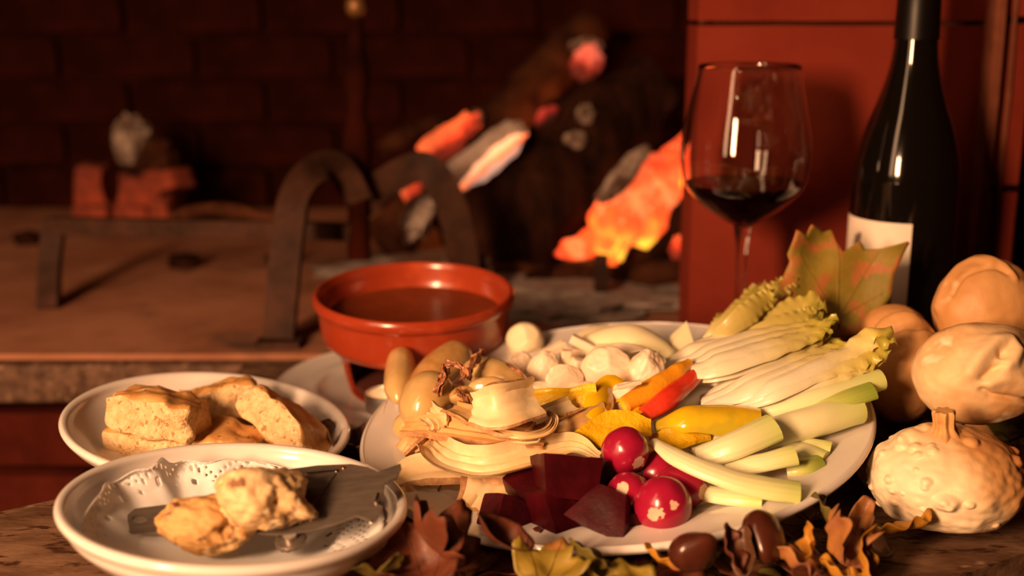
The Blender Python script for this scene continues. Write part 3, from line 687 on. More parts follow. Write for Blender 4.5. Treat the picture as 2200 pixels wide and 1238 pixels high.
def leaf(name, p, size, yaw=0, pitch=0, roll=0, kind='vine', m='l_brown', label='', cup=.25, fold=.2, wave=.10, curl=0.0, seed=0, stem=.6, th=.0006, out=None, hue=None, rings=8, nseg=72):
    """yaw turns the tip (0 = away from the viewer), pitch lifts the tip, roll lifts one side"""
    R = rot(0, 0, yaw) @ rot(pitch, 0, 0) @ rot(0, roll, 0)
    fo = out or (vine_outline if kind == 'vine' else oval_outline)
    def D(x, y):
        rr = math.hypot(x, y); z = cup*rr*rr+fold*abs(x)**1.3
        z += wave*noise.noise(V((x*2.2, y*2.2, seed*3.7)))*(.3+rr)+wave*.5*math.sin(y*7+seed)*abs(x)
        if curl:   # roll the tip over
            a = curl*max(0, y+.1); 
            if a > 1e-4: return V((x, -.1+math.sin(a)/curl*1.0, z+(1-math.cos(a))/curl))
        return V((x, y, z))
    p = V(p); vs, fs, T = [], [], []
    m_ = nseg
    for s in (0, 1):
        off = R @ V((0, 0, -th*s))
        vs.append(p + R @ (D(0, 0)*size)+off); T.append(0)
        for k in range(1, rings+1):
            for i in range(m_):
                q = 2*math.pi*i/m_; r = fo(q)*k/rings
                vs.append(p + R @ (D(r*math.cos(q), r*math.sin(q))*size)+off); T.append(k/rings)
    B = 1+rings*m_
    for s in (0, 1):
        b = s*B
        for i in range(m_):
            j = (i+1) % m_; fs.append((b, b+1+i, b+1+j))
            for k in range(rings-1):
                fs.append((b+1+k*m_+i, b+1+(k+1)*m_+i, b+1+(k+1)*m_+j, b+1+k*m_+j))
    e = 1+(rings-1)*m_
    for i in range(m_):
        j = (i+1) % m_; fs.append((e+i, B+e+i, B+e+j, e+j))
    o = mk(name, (vs, fs, {'t': T}), M[m], label=label, cat='leaf', smooth=180)
    def line(a, b, r0, nm):
        P = [p + R @ (D(lerp(a[0], b[0], k/8), lerp(a[1], b[1], k/8))*size+V((0, 0, .0004))) for k in range(9)]
        mk(nm, sweep(P, ring(6), 12, R @ V((0, 0, 1.0)), [r0, r0*.35], [r0*.8, r0*.3]), M['l_brown' if m not in ('l_vine', 'l_yellow') else m], o, smooth=180)
    tip = fo(math.pi/2)
    line((0, -.45 if kind == 'vine' else -.95), (0, tip*.93), size*.016, 'midrib')
    if kind == 'vine':
        for a in (38, 142, -12, 192):
            q = math.radians(a); r = fo(q)*.85; line((0, -.4), (r*math.cos(q), r*math.sin(q)), size*.011, 'vein')
    if stem:
        y0 = -.45 if kind == 'vine' else -.95
        P = [p + R @ (D(0, y0)*size+V((0, -size*stem*k/4, -size*.05*k*k/8))) for k in range(5)]
        mk('stalk', sweep(P, ring(6), 8, R @ V((0, 0, 1.0)), size*.02, size*.02), M['l_brown'], o, smooth=180)
    return o

# ------------------------------------------------------------------ rear plate: focaccia
def foc(p, dims, R, label, seed, warp=None):
    return mk('focaccia_piece', rbox(p, dims, R, .42, 16, .0042, 75, seed, warp, topmat=1), [M['crumb'], M['crust']], label=label, cat='bread', group='focaccia pieces', smooth=60)
def dome(k, l=0.0): return lambda p, h: (p.x, p.y, p.z + k*(1-(p.x/h.x)**2)*(1 if p.z > 0 else .15) + l*p.x)
foc(FR(338, 940, .012), (.066, .045, .019), rot(2, 3, -8), 'flat focaccia piece lying under the thickest one', 1, dome(.002))
foc(FR(478, 952, .014), (.056, .042, .018), rot(6, 8, -14), 'low focaccia piece in the middle, mostly behind the front plate rim', 2, dome(.002))
foc(FR(342, 893, .032), (.064, .044, .026), rot(-8, 7, -10), 'thick pale-crumbed focaccia piece on top of the left pile', 3, dome(.004))
foc(FR(478, 871, .022), (.056, .040, .024), rot(-12, -14, 16), 'golden crusted focaccia piece at the back of the plate', 4, dome(.004))
foc(FR(610, 925, .024), (.068, .048, .020), rot(-30, 30, -36), 'bent focaccia piece leaning down the plate wall', 5, dome(.009))
foc(FR(425, 866, .010), (.03, .02, .016), rot(0, 0, 20), 'small focaccia scrap behind the thick piece', 6, dome(.001))

# ------------------------------------------------------------------ front plate: doily, slicer, truffles
def bowlz(r):   # inner surface of the front plate, local z under the rim
    pts = [(0, -.032), (.055, -.0315), (.0624, -.027), (.0778, -.0216), (.0908, -.0086), (.0960, -.0010)]
    for (a, za), (b, zb_) in zip(pts, pts[1:]):
        if r <= b: return lerp(za, zb_, max(0, (r-a)/(b-a)))
    return pts[-1][1]
Mf = frame(Cf, Rf)
def doily():
    nr_, na = 80, 280; vs, fs = [], []; Rd = .097; c0 = V((-.012, .006))
    def P(k, i):
        q = 2*math.pi*i/na; r = Rd*k/nr_
        if k == nr_: r *= 1+.035*abs(math.sin(q*15))
        x, y = c0.x+r*math.cos(q), c0.y+r*math.sin(q); rr = math.hypot(x, y)
        lim = .0865
        f = max(0, min(1, (r-.035)/.05))
        left = max(0, -math.cos(q))
        # crumple: on the left the paper stands in folds
        if rr > lim: x *= lim/rr*(1+.02*(rr-lim)/lim); y *= lim/rr
        rr2 = math.hypot(x, y)
        z = bowlz(rr2)+.0012
        st = max(0, math.cos(q-math.radians(140)))**1.8*f      # the crumpled side stands off the wall
        z += st*(.0125+.0030*math.sin(q*8+.6)+.0014*math.sin(q*19))
        x -= math.cos(q)*st*(.012+.005*math.sin(q*8)); y -= math.sin(q)*st*(.020+.005*math.sin(q*8))
        z += .0016*noise.noise(V((x*60, y*60, 1)))*f+.0007
        return Mf @ V((x, y, z))
    for k in range(1, nr_+1):
        for i in range(na): vs.append(P(k, i))
    cidx = len(vs); vs.append(Mf @ V((c0.x, c0.y, bowlz(.01)+.0015)))
    for i in range(na): fs.append((cidx, i, (i+1) % na))
    for k in range(nr_-1):
        for i in range(na):
            hole = False
            u = (i % 20)-9.5
            if 50 <= k <= 76:
                arc = k-50-10*math.sqrt(max(0, 1-(u/10)**2))          # scalloped bands of slits
                if k % 2 == 0 and (i+(k//2 % 2)*2) % 4 == 0 and (0 < arc < 5 or 8 < arc < 15): hole = True
                if -2.2 < arc < -.6 and i % 3 == 0: hole = True
                if abs(u) < 1 and k in (52, 53, 54): hole = True
            if hole: continue
            j = (i+1) % na; fs.append((k*na+i, k*na+j, (k+1)*na+j, (k+1)*na+i))
    return vs, fs
dl = mk('paper_doily', doily(), M['paper'], label='white lace-edged paper doily lining the truffle plate, crumpled up at one side', cat='doily', smooth=180)
sm = dl.modifiers.new('thick', 'SOLIDIFY'); sm.thickness = .0004
# slicer plane
A, B, C = PD(265, 1128, .707), PD(852, 1008, .722), PD(640, 1143, .684)
sn = (B-A).cross(C-A).normalized()
if sn.z < 0: sn = -sn
def SL(px, py, h=0): return PP(px, py, A+sn*h, sn)
sl = thing('truffle_slicer', SL(560, 1090, -.004), 'flat steel truffle slicer with fish-tail end resting across the truffle plate', 'slicer')
body = [(251, 1127), (289, 1093), (351, 1085), (416, 1079), (438, 1070), (476, 1065), (540, 1036), (609, 1010), (682, 1000), (755, 997), (791, 1004), (812, 1014), (860, 996), (862, 1004), (851, 1026), (826, 1038), (822, 1060), (806, 1081), (822, 1087), (806, 1121), (765, 1107), (718, 1125), (660, 1140), (591, 1147), (518, 1143), (420, 1130), (322, 1140), (265, 1145)]
def holeplate(poly, hc, hr, hk, th):
    """plate outline with one round hole, bridged"""
    P = [SL(*q) for q in poly]; hn = 20
    Hh = [SL(hc[0]+hr*math.cos(-2*math.pi*k/hn+3.6), hc[1]+hr*hk*math.sin(-2*math.pi*k/hn+3.6)) for k in range(hn)]
    bm = bmesh.new(); a = [bm.verts.new(p) for p in P]; b = [bm.verts.new(p) for p in Hh]
    es = [bm.edges.new((a[i], a[(i+1) % len(a)])) for i in range(len(a))]+[bm.edges.new((b[i], b[(i+1) % hn])) for i in range(hn)]
    bmesh.ops.triangle_fill(bm, use_beauty=True, use_dissolve=False, edges=es)
    ex = bmesh.ops.extrude_face_region(bm, geom=bm.faces[:]); 
    for v in ex['geom']:
        if isinstance(v, bmesh.types.BMVert): v.co -= sn*th
    bmesh.ops.recalc_face_normals(bm, faces=bm.faces); bm.verts.ensure_lookup_table()
    g = ([v.co.copy() for v in bm.verts], [tuple(v.index for v in f.verts) for f in bm.faces]); bm.free(); return g
mk('slicer_plate', holeplate(body, (300, 1115), 17, .55, .0016), M['steel'], sl, smooth=30)
def bar(a, b, wd, m, nm, h=.0006): 
    P = [SL(*a, h), SL(*b, h)]
    mk(nm, sweep(P, [(-1, -1), (1, -1), (1, 1), (-1, 1)], 2, sn, wd, .0005), M[m], sl, smooth=30)
mk('blade', slab3([SL(x, y, .0012) for x, y in ((658, 1019), (723, 1013), (652, 1112), (600, 1116))], .0010), M['steel'], sl, smooth=30)
bar((656, 1018), (724, 1012), .0005, 'bright', 'blade_edge'); bar((724, 1013), (655, 1112), .0005, 'bright', 'blade_edge')
bar((812, 1060), (806, 1081), .0004, 'bright', 'notch_edge')
for x, y, s, mm in ((724, 1013, .0021, 'bright'), (738, 1006, .0014, 'brass'), (645, 1122, .0015, 'bright'), (610, 1121, .0021, 'brass'), (668, 1117, .0012, 'brass'), (797, 1122, .0014, 'bright'), (568, 1128, .0014, 'brass')):
    mk('rivet', blob(SL(x, y, .0002), (s, s, s*.6), None, 2), M[mm], sl)
kb = SL(617, 1133, -.0016); kax = -sn
mk('screw_post', pear(kb, kb+kax*.009, [(0, .0046), (.5, .0046), (1, .0046)], 20), M['bright'], sl)
mk('screw_knob', pear(kb+kax*.008, kb+kax*.0125, [(0, .002), (.1, .0085), (.8, .0085), (1, .003)], 28, ribs=14, rd=.04), M['steel'], sl)
# truffles
def truf(p, r, R, sub, seed, m, label, lump):
    cs = [V((rnd.gauss(0, 1), rnd.gauss(0, 1), rnd.gauss(0, .8))).normalized() for _ in range(lump)]
    def fn(d):
        k = 1.0
        for i, c in enumerate(cs):
            a = d.dot(c); k += (.20 if i % 3 else -.36)*math.exp(-((1-a)/(.07 if i % 3 else .035)))
        return k
    return mk('truffle', blob(p, r, R, sub, .16, 1.4, seed, fn, .05, 7), M[m], label=label, cat='truffle', smooth=180)
truf(SL(562, 1070, .0195), (.0235, .020, .0165), rot(0, 10, 20), 5, 3, 'truffle', 'knobbly pale truffle sitting up on the slicer blade', 13)
truf(SL(433, 1128, .0100), (.0255, .018, .0150), rot(0, 6, -8), 5, 9, 'truffle2', 'smooth brown wrinkled truffle on the slicer handle', 7)

# ------------------------------------------------------------------ platter: onions
def onion(p0, p1, r, label, m='onion', seed=0, root=True, prof=None, tuft=None):
    prof = prof or [(0, .0), (.05, r*.45), (.2, r*.86), (.45, r), (.7, r*.86), (.88, r*.48), (.97, r*.16), (1, 0)]
    o = mk('onion', pear(p0, p1, prof, 48, .05, 60, seed, 11, .006), M[m], label=label, cat='onion', group='cooked onions', smooth=180)
    if tuft:
        for k, (path, rr) in enumerate(tuft):
            for q in range(4 if rr > .001 else 1):
                sp = rr*(1.1 if rr > .001 else 0)
                pa = [p+V((rnd.uniform(-sp, sp), rnd.uniform(-sp, sp), rnd.uniform(-sp, sp)*.6))*(.35+.9*i/len(path)) for i, p in enumerate(path)]
                mk('dry_neck', sweep(pa, trough(50, .3, 5), 22, (rnd.uniform(-1, 1), -1, rnd.uniform(-.5, 1)), [rr*.9, rr*.45, rr*.55, rr*.35, rr*.08], [rr*.6, rr*.3, rr*.3, rr*.1], jit=rr*.42, js=420, seed=k*5+q, twist=[0, rnd.uniform(-1.5, 1.5)]), M['skin'], o, smooth=50)
    return o
k8 = .000331
onion(FP(866, 908, .018), FP(880, 930, .020), 30*k8, 'small pale onion lowest at the edge of the platter', seed=1)
onion(FP(855, 862, .026), FP(864, 756, .034), 38*k8, 'smooth oval onion hanging over the platter rim, with a root hair', seed=2, prof=[(0, 0), (.06, 18*k8), (.25, 35*k8), (.55, 37*k8), (.82, 33*k8), (.95, 18*k8), (1, 0)],
      tuft=[([FP(890, 800, .030), FP(897, 812, .030), FP(892, 826, .028)], .0022), ([FP(832, 862, .026), FP(826, 880, .030), FP(824, 893, .033)], .0004)])
onion(FP(888, 838, .030), FP(1000, 752, .034), 46*k8, 'long wrinkled onion second from the rim', 'onion2', 3, prof=[(0, 0), (.07, 24*k8), (.3, 40*k8), (.6, 46*k8), (.85, 40*k8), (.96, 22*k8), (1, 0)])
onion(FP(893, 912, .034), FP(945, 806, .048), 58*k8, 'round front onion with a twisted brown neck', 'onion', 4,
      tuft=[([FP(938, 842, .052), FP(946, 818, .060), FP(958, 796, .066), FP(962, 780, .070)], .0042), ([FP(960, 782, .070), FP(982, 784, .070), FP(998, 800, .066), FP(994, 812, .062)], .0030)])
onion(FP(995, 795, .036), FP(1142, 838, .032), 46*k8, 'glossy onion with brown skin nearest the white artichoke slices', 'onion', 5,
      tuft=[([FP(1004, 812, .046), FP(1012, 790, .052), FP(1022, 770, .056), FP(1038, 754, .058)], .0040), ([FP(1070, 778, .046), FP(1100, 790, .046), FP(1126, 806, .042)], .0022)])
mk('onion_petal', blob(FP(1052, 838, .046), (48*k8, 22*k8, 30*k8), rot(0, 4, 0), 4, .05, 2, 3, lambda d: 1-.35*max(0, d.y)), M['onion'], label='loose onion petal in front of the glossy onion', cat='onion', group='cooked onions', smooth=180)
mk('onion_petal', blob(FP(1000, 850, .044), (40*k8, 20*k8, 22*k8), rot(0, -10, 0), 4, .05, 2, 5), M['onion2'], label='grey onion petal behind the twisted neck', cat='onion', group='cooked onions', smooth=180)
onion(FP(960, 840, .040), FP(1012, 862, .042), 22*k8, 'little dark-necked onion wedged between the larger ones', 'onion2', 7, tuft=[([FP(985, 842, .052), FP(1002, 858, .054), FP(1010, 872, .052)], .0030)])

# ------------------------------------------------------------------ platter: cardoons
TR = trough(62, .22, 9); TRF = trough(38, .35, 8); TRD = trough(85, .16, 11)
def cpath(pts): return [FP(*p) for p in pts]
def cardoon(pts, w_, label, prof=TR, up=(0, -.5, 1), hgt=.4, m='cardoon', edge='cutbrown', seed=0, n=30, jit=.0012, twist=0, sh=None):
    sxs = [a*k8/2 for a in (w_ if isinstance(w_, (list, tuple)) else [w_, w_])]
    m_ = len(prof)
    def wav(t, a, b, Sd, N): return N*(.0011*math.sin(a*13+seed)*(1 if abs(a) < .95 else .3))
    return mk('cardoon_piece', sweep(cpath(pts), prof, n, up, sxs, [s*hgt*2 for s in sxs], twist=twist, jit=jit, js=70, seed=seed, capmat=1, wav=wav,
              emat=lambda j: 1 if j in (m_//2-1, m_-1) else 0), [M[m], M[edge]], label=label, cat='cardoon', group='cut cardoon pieces', smooth=70)
cardoon([(838, 1040, .016), (905, 1018, .016), (1000, 1012, .018), (1110, 1020, .018)], [50, 96, 104, 90], 'broad pale cardoon piece pointing at the slicer tail', TRF, (0, -.4, 1), .3, seed=1)
cardoon([(1062, 1005, .016), (1048, 1050, .014), (1020, 1100, .008)], [130, 120, 88], 'wide cardoon flap hanging down to the front of the platter', TRF, (.2, -1, .9), .22, seed=2)
cardoon([(868, 978, .020), (900, 950, .026), (935, 925, .028)], [46, 60, 40], 'short brown-edged cardoon end by the onions', TR, (-.6, -.5, 1), .5, 'cardoon2', seed=3)
cardoon([(870, 945, .024), (950, 952, .026), (1080, 958, .026), (1180, 965, .026)], [54, 66, 60, 40], 'tan cardoon strip lying under the curled ones', TRF, (0, -.8, 1), .3, 'cardoon2', seed=4)
cardoon([(872, 918, .034), (960, 922, .042), (1080, 938, .044), (1170, 952, .040)], [44, 62, 60, 36], 'translucent tan cardoon strip across the middle', TRF, (0, -1, 1), .3, 'cardoon2', seed=5)
cardoon([(925, 958, .030), (960, 990, .034), (1040, 1004, .036), (1150, 982, .034), (1225, 962, .034), (1288, 985, .030)], [58, 72, 72, 66, 50, 22], 'long curled cardoon trough with a ridged lower lip', TRD, (0, -.75, 1), .42, seed=6, n=44)
cardoon([(1250, 930, .026), (1180, 938, .030), (1110, 950, .030)], [64, 64, 40], 'cardoon chunk tucked behind the long trough', TR, (0, -.6, 1), .35, seed=7)
cardoon([(1120, 930, .038), (1170, 905, .044), (1235, 880, .044)], [50, 56, 56], 'ribbed cardoon stub with a square cut end', TR, (0, -.3, 1), .5, seed=8)
cardoon([(1185, 955, .026), (1240, 930, .032), (1306, 900, .034)], [80, 84, 78], 'brownish fibrous cardoon piece beside the yellow pepper', TRF, (0, -.8, 1), .45, 'cardoon2', seed=9, jit=.002)
cardoon([(980, 880, .050), (1040, 918, .052), (1110, 938, .052), (1165, 932, .050), (1192, 905, .050), (1175, 885, .052)], [18, 24, 22, 20, 18, 12], 'thin curling cardoon ribbon', TRF, (0, -1, .6), .5, 'cardoon', seed=10, n=40)
cardoon([(970, 880, .052), (1030, 905, .056), (1100, 922, .054), (1140, 905, .052)], [50, 62, 56, 30], 'browned cardoon slice under the saddle-shaped one', TR, (.1, -.7, 1), .3, 'cardoon2', seed=11)
cardoon([(1020, 880, .066), (1075, 876, .070), (1146, 858, .066)], [66, 92, 84], 'saddle-shaped pale cardoon chunk on top of the heap', TR, (.1, -1, .55), .42, seed=12)
cardoon([(924, 888, .044), (945, 905, .046), (950, 922, .044)], [48, 50, 44], 'small square cardoon end under the twisted onion neck', TR, (-.3, -.7, .6), .4, seed=13)
cardoon([(890, 950, .026), (935, 915, .034), (985, 905, .036)], [40, 50, 40], 'pale split cardoon rib below the round onion', TR, (0, -.5, 1), .4, seed=14)
cardoon([(880, 985, .016), (905, 965, .022), (925, 960, .026)], [36, 48, 30], 'narrow cardoon offcut nearest the platter edge', TR, (-.4, -.5, 1), .4, 'cardoon2', seed=15)
mk('fibre', sweep(cpath([(1005, 916, .05), (1100, 948, .05), (1150, 950, .05), (1160, 944, .05)]), ring(6), 20, (0, -1, 1), .0007, .0007), M['cardoon'], label='single loose cardoon fibre over the tan strips', cat='fibre')

# ------------------------------------------------------------------ platter: jerusalem artichokes, turnip, fennel
def facet(seed, n=9):
    ds = [(V((random.Random(seed*50+i).gauss(0, 1), random.Random(seed*51+i).gauss(0, 1), random.Random(seed*53+i).gauss(0, 1))).normalized(), random.Random(seed*57+i).uniform(.78, .92)) for i in range(n)]
    def fn(d):
        k = 1.0
        for c, r in ds:
            a = d.dot(c)
            if a > .05: k = min(k, r/a)
        return k
    return fn
def art(px, py, h, w_, hh, d, ang, label, m='artichoke', seed=0, amp=.10, R=None, cat='artichoke slice', name='artichoke_slice', sub=4):
    return mk(name, blob(FP(px, py, h), (w_*.57*k8, d*.57*k8, hh*.57*k8), R or rot(0, ang, 0), 5, amp, 1.3, seed, facet(seed+20, 5), .010, 6), M[m], label=label, cat=cat, group='white artichoke slices', smooth=180)
mk('peeled_turnip', blob(FP(1128, 732, .016), (49*k8, 46*k8, 47*k8), rot(0, 10, 0), 5, .02, 1.5, 4, facet(3, 6)), M['turnip'], label='round peeled turnip at the back rim of the platter', cat='turnip', smooth=180)
art(1168, 800, .030, 66, 92, 40, 12, 'upright oval artichoke slice near the onions', seed=1)
art(1118, 785, .026, 56, 62, 34, -20, 'small artichoke slice between the onions and the upright oval one', seed=2)
art(1214, 815, .042, 76, 58, 18, 4, 'thin translucent artichoke slice in the middle of the pile', seed=3, R=rot(-12, 6, 10))
art(1305, 800, .040, 106, 104, 62, 5, 'large round-faced artichoke half, biggest of the white pile', 'artichoke', 4, .06)
art(1385, 800, .040, 72, 96, 64, 20, 'curved artichoke piece joined against the large half', seed=5)
art(1340, 855, .036, 120, 60, 50, -14, 'artichoke piece under the large half, touching the yellow pepper', seed=6)
art(1180, 845, .026, 130, 50, 50, 0, 'flat artichoke piece at the bottom of the white pile', seed=7)
art(1255, 850, .030, 70, 54, 30, 20, 'wedge of artichoke under the thin slice', seed=8)
def stick(px, py, h, w_, hh, d, R, label, seed, m='artichoke'):
    mk('artichoke_stick', rbox(FP(px, py, h), (w_*k8, d*k8, hh*k8), R, .3, 5, .0007, 120, seed), M[m], label=label, cat='artichoke stick', group='white artichoke sticks', smooth=60)
stick(1190, 752, .030, 62, 24, 26, rot(0, -22, 20), 'square-cut artichoke stick behind the upright oval slice', 1)
stick(1258, 742, .036, 78, 22, 26, rot(0, 24, -14), 'artichoke stick lying across the back of the pile', 2)
stick(1215, 772, .034, 26, 46, 24, rot(0, 6, 14), 'short upright artichoke stub with a dark speck', 3)
stick(1245, 785, .030, 40, 30, 28, rot(10, 12, 30), 'little artichoke cube in the shadowed gap', 4)
stick(1262, 762, .024, 90, 30, 30, rot(0, 6, 10), 'shadowed artichoke stick deep in the gap', 5)
stick(1352, 827, .054, 52, 9, 9, rot(0, -10, 10), 'thin artichoke splinter lying over the pieces above the pepper', 6)
# purple tinted slice, torn skin
mk('artichoke_slice', sweep([FP(1280, 760, .044), FP(1330, 752, .048), FP(1385, 752, .046)], trough(30, .3, 7), 16, (0, -.3, 1), [10*k8, 24*k8, 6*k8], [4*k8, 8*k8, 3*k8], jit=.0008, js=120), M['artichoke'], label='thin curling artichoke peel above the large half', cat='artichoke slice', group='white artichoke slices')
# fennel
fe = thing('fennel_wedge', FP(1350, 722, .02), 'pale yellow-white fennel wedge with a ridged back at the top of the platter', 'fennel')
mk('outer_layer', sweep([FP(1246, 724, .034), FP(1300, 708, .044), FP(1370, 712, .044), FP(1430, 738, .034), FP(1452, 752, .026)], trough(80, .3, 10), 30, (0, .4, -1), [24*k8, 46*k8, 50*k8, 32*k8, 14*k8], [22*k8, 38*k8, 34*k8, 24*k8, 8*k8], jit=.0016, js=45, seed=2), M['fennel'], fe, smooth=80)
mk('inner_layer', sweep([FP(1232, 746, .026), FP(1300, 742, .038), FP(1380, 752, .036), FP(1440, 770, .022)], trough(75, .35, 9), 26, (0, .5, -1), [14*k8, 30*k8, 34*k8, 14*k8], [12*k8, 26*k8, 24*k8, 8*k8], jit=.0012, js=60, seed=4), M['fennel'], fe, smooth=80)
mk('core', sweep([FP(1290, 790, .022), FP(1350, 785, .026), FP(1412, 775, .022)], ring(14), 18, (0, -.2, 1), [26*k8, 34*k8, 18*k8], [22*k8, 28*k8, 14*k8], jit=.001), M['fennel'], fe, smooth=80)
mk('fennel_slice', sweep([FP(1240, 726, .03), FP(1275, 706, .032), FP(1310, 700, .030)], trough(40, .4, 7), 16, (0, .3, -1), [14*k8, 20*k8, 12*k8], [6*k8, 9*k8, 5*k8]), M['turnip'], label='thin fennel slice leaning behind the fennel wedge', cat='fennel')
tri = [FP(1432, 762, .02), FP(1468, 690, .030), FP(1500, 758, .018)]
mk('fennel_tip', slab3([FP(1428, 772, .020), FP(1440, 722, .030), FP(1475, 690, .042), FP(1500, 765, .018)], .012), M['fennel'], label='pointed triangular fennel piece between the wedge and the endive', cat='fennel', smooth=30)
mk('fennel_slice', sweep([FP(1392, 800, .030), FP(1412, 790, .036), FP(1416, 760, .036)], trough(50, .4, 7), 16, (1, -.6, .2), [24*k8, 34*k8, 8*k8], [6*k8, 8*k8, 3*k8], jit=.0008, js=100), M['artichoke'], label='thin curved white slice between the artichokes and the endive base', cat='fennel')

# ------------------------------------------------------------------ platter: peppers
def pep(pts, w_, label, prof=None, up=(0, -.5, 1), hgt=.4, skin='pepperskin', flesh='pepperflesh', n=34, jit=.0011, seed=0, twist=0, cat='pepper strip'):
    prof = prof or trough(62, .24, 9); m_ = len(prof); h_ = hgt if isinstance(hgt, (list, tuple)) else [hgt]*len(w_)
    mk('pepper_strip', sweep(cpath(pts), prof, n, up, [a*k8/2 for a in w_], [a*k8*b for a, b in zip(w_, h_)], jit=jit, js=55, seed=seed, twist=twist, capmat=1,
       emat=lambda j: 0 if j < m_//2-1 else 1), [M[skin], M[flesh]], label=label, cat=cat, group='pepper strips', smooth=70)
pep([(1086, 848, .040), (1140, 862, .042), (1220, 864, .042), (1285, 856, .044)], [22, 52, 62, 66], 'long yellow pepper strip with its wet inner flesh showing', trough(45, .3, 9), (0, -1, .35), .3, seed=1)
pep([(1276, 900, .040), (1296, 858, .046), (1318, 836, .044), (1334, 860, .038)], [44, 66, 62, 50], 'yellow pepper curl bulging at the end of the long strip', trough(62, .24, 9), (-.1, 1, -.4), .4, seed=2)
pep([(1340, 884, .034), (1364, 872, .036), (1384, 872, .034)], [50, 58, 46], 'small yellow pepper end beside the curl', None, (0, -.8, 1), .4, 'pepperskin', seed=3)
pep([(1270, 960, .030), (1310, 925, .034), (1352, 916, .034), (1396, 922, .030)], [90, 80, 64, 44], 'thick yellow pepper slab above the top radish', TRF, (0, -.7, 1), .35, seed=4)
pep([(1345, 868, .040), (1400, 836, .044), (1450, 806, .046), (1482, 780, .048)], [34, 46, 44, 22], 'orange-yellow pepper strip next to the red one', ring(20), (.4, -.8, .8), .36, 'orangeflesh', 'orangeflesh', seed=5)
pep([(1386, 892, .034), (1430, 862, .038), (1470, 828, .040), (1502, 800, .042)], [38, 50, 44, 30], 'red pepper strip, the only red one', ring(20), (-.3, .7, -1), .42, 'redskin', 'redskin', seed=6)
pep([(1404, 912, .030), (1470, 888, .038), (1550, 884, .038), (1636, 892, .034)], [28, 70, 84, 84], 'big glossy yellow pepper quarter with a greenish back', trough(80, .22, 12), (0, .45, -1), [.3, .36, .36, .34], 'peppergreen', seed=7)
pep([(1396, 956, .018), (1450, 946, .022), (1516, 930, .022)], [40, 62, 50], 'yellow pepper slice lying under the big quarter', TRF, (0, -.6, 1), .35, seed=8)
pep([(1300, 985, .016), (1370, 975, .018), (1420, 985, .014)], [50, 62, 30], 'yellow pepper slice low behind the radishes', TRF, (0, -.6, 1), .3, seed=9)

# ------------------------------------------------------------------ platter: endives and curly leaves
LEAFP = trough(66, .10, 10)
def eleaf(parent, pts, wd, m='endive', hgt=.34, up=(0, .5, -1), seed=0, ruf=.0, n=40, name='leaf', t=None, frill=False):
    def wav(t_, a, b, Sd, N):
        k = max(0, t_-.42)*abs(a)**1.5
        k = k*abs(a)**1.2 if frill else k
        return N*(ruf*k*math.sin(t_*(92 if frill else 58)+a*2.2+seed*2)) + Sd*(ruf*.5*k*math.sin(t_*37+seed))+N*(.00035*math.cos(a*11)*(1-t_))
    mk(name, sweep(cpath(pts), LEAFP, n, up, [x*k8/2 for x in wd], [x*k8*hgt for x in wd], twist=t or 0, wav=wav, jit=.0006, js=60, seed=seed), M[m], parent, smooth=80)
e1 = thing('endive', FP(1600, 770, .012), 'large pale belgian endive head lying with its base against the peppers', 'endive')
mk('heart', sweep(cpath([(1432, 784, .026), (1520, 768, .030), (1620, 748, .030), (1720, 730, .028)]), ring(18), 30, (0, 0, 1), [14*k8, 38*k8, 38*k8, 22*k8, 6*k8], [16*k8, 40*k8, 40*k8, 20*k8, 5*k8]), M['endive'], e1, smooth=180)
for pts, wd, sd, rf in [
    ([(1426, 780, .026), (1500, 748, .038), (1600, 714, .044), (1690, 694, .044), (1740, 688, .042)], [36, 66, 62, 40, 12], 1, .003),
    ([(1426, 783, .030), (1510, 758, .046), (1620, 721, .051), (1720, 700, .051), (1798, 686, .054)], [34, 60, 56, 38, 12], 2, .004),
    ([(1427, 786, .032), (1515, 768, .050), (1630, 732, .055), (1730, 708, .055), (1770, 700, .054)], [34, 56, 50, 34, 10], 3, .003),
    ([(1428, 789, .032), (1520, 779, .052), (1640, 743, .057), (1730, 715, .057), (1800, 682, .062)], [34, 54, 48, 38, 16], 4, .006),
    ([(1430, 792, .030), (1520, 788, .050), (1640, 754, .055), (1735, 724, .055), (1786, 708, .056)], [34, 52, 46, 32, 10], 5, .004),
    ([(1432, 796, .026), (1525, 797, .044), (1640, 766, .050), (1740, 734, .050), (1778, 718, .050)], [32, 50, 46, 32, 12], 6, .004),
    ([(1436, 800, .020), (1530, 806, .034), (1640, 779, .042), (1735, 746, .044), (1760, 736, .044)], [30, 48, 44, 30, 10], 11, .003)]:
    eleaf(e1, pts, wd, seed=sd, ruf=rf, up=(0, .6, -1))
e2 = thing('endive', FP(1690, 830, .010), 'slender endive head with a curled green tip lying below the larger one', 'endive')
mk('heart', sweep(cpath([(1510, 868, .018), (1600, 836, .024), (1700, 804, .026), (1800, 770, .026)]), ring(18), 30, (0, 0, 1), [16*k8, 38*k8, 38*k8, 26*k8, 8*k8], [16*k8, 38*k8, 38*k8, 22*k8, 6*k8]), M['endive'], e2, smooth=180)
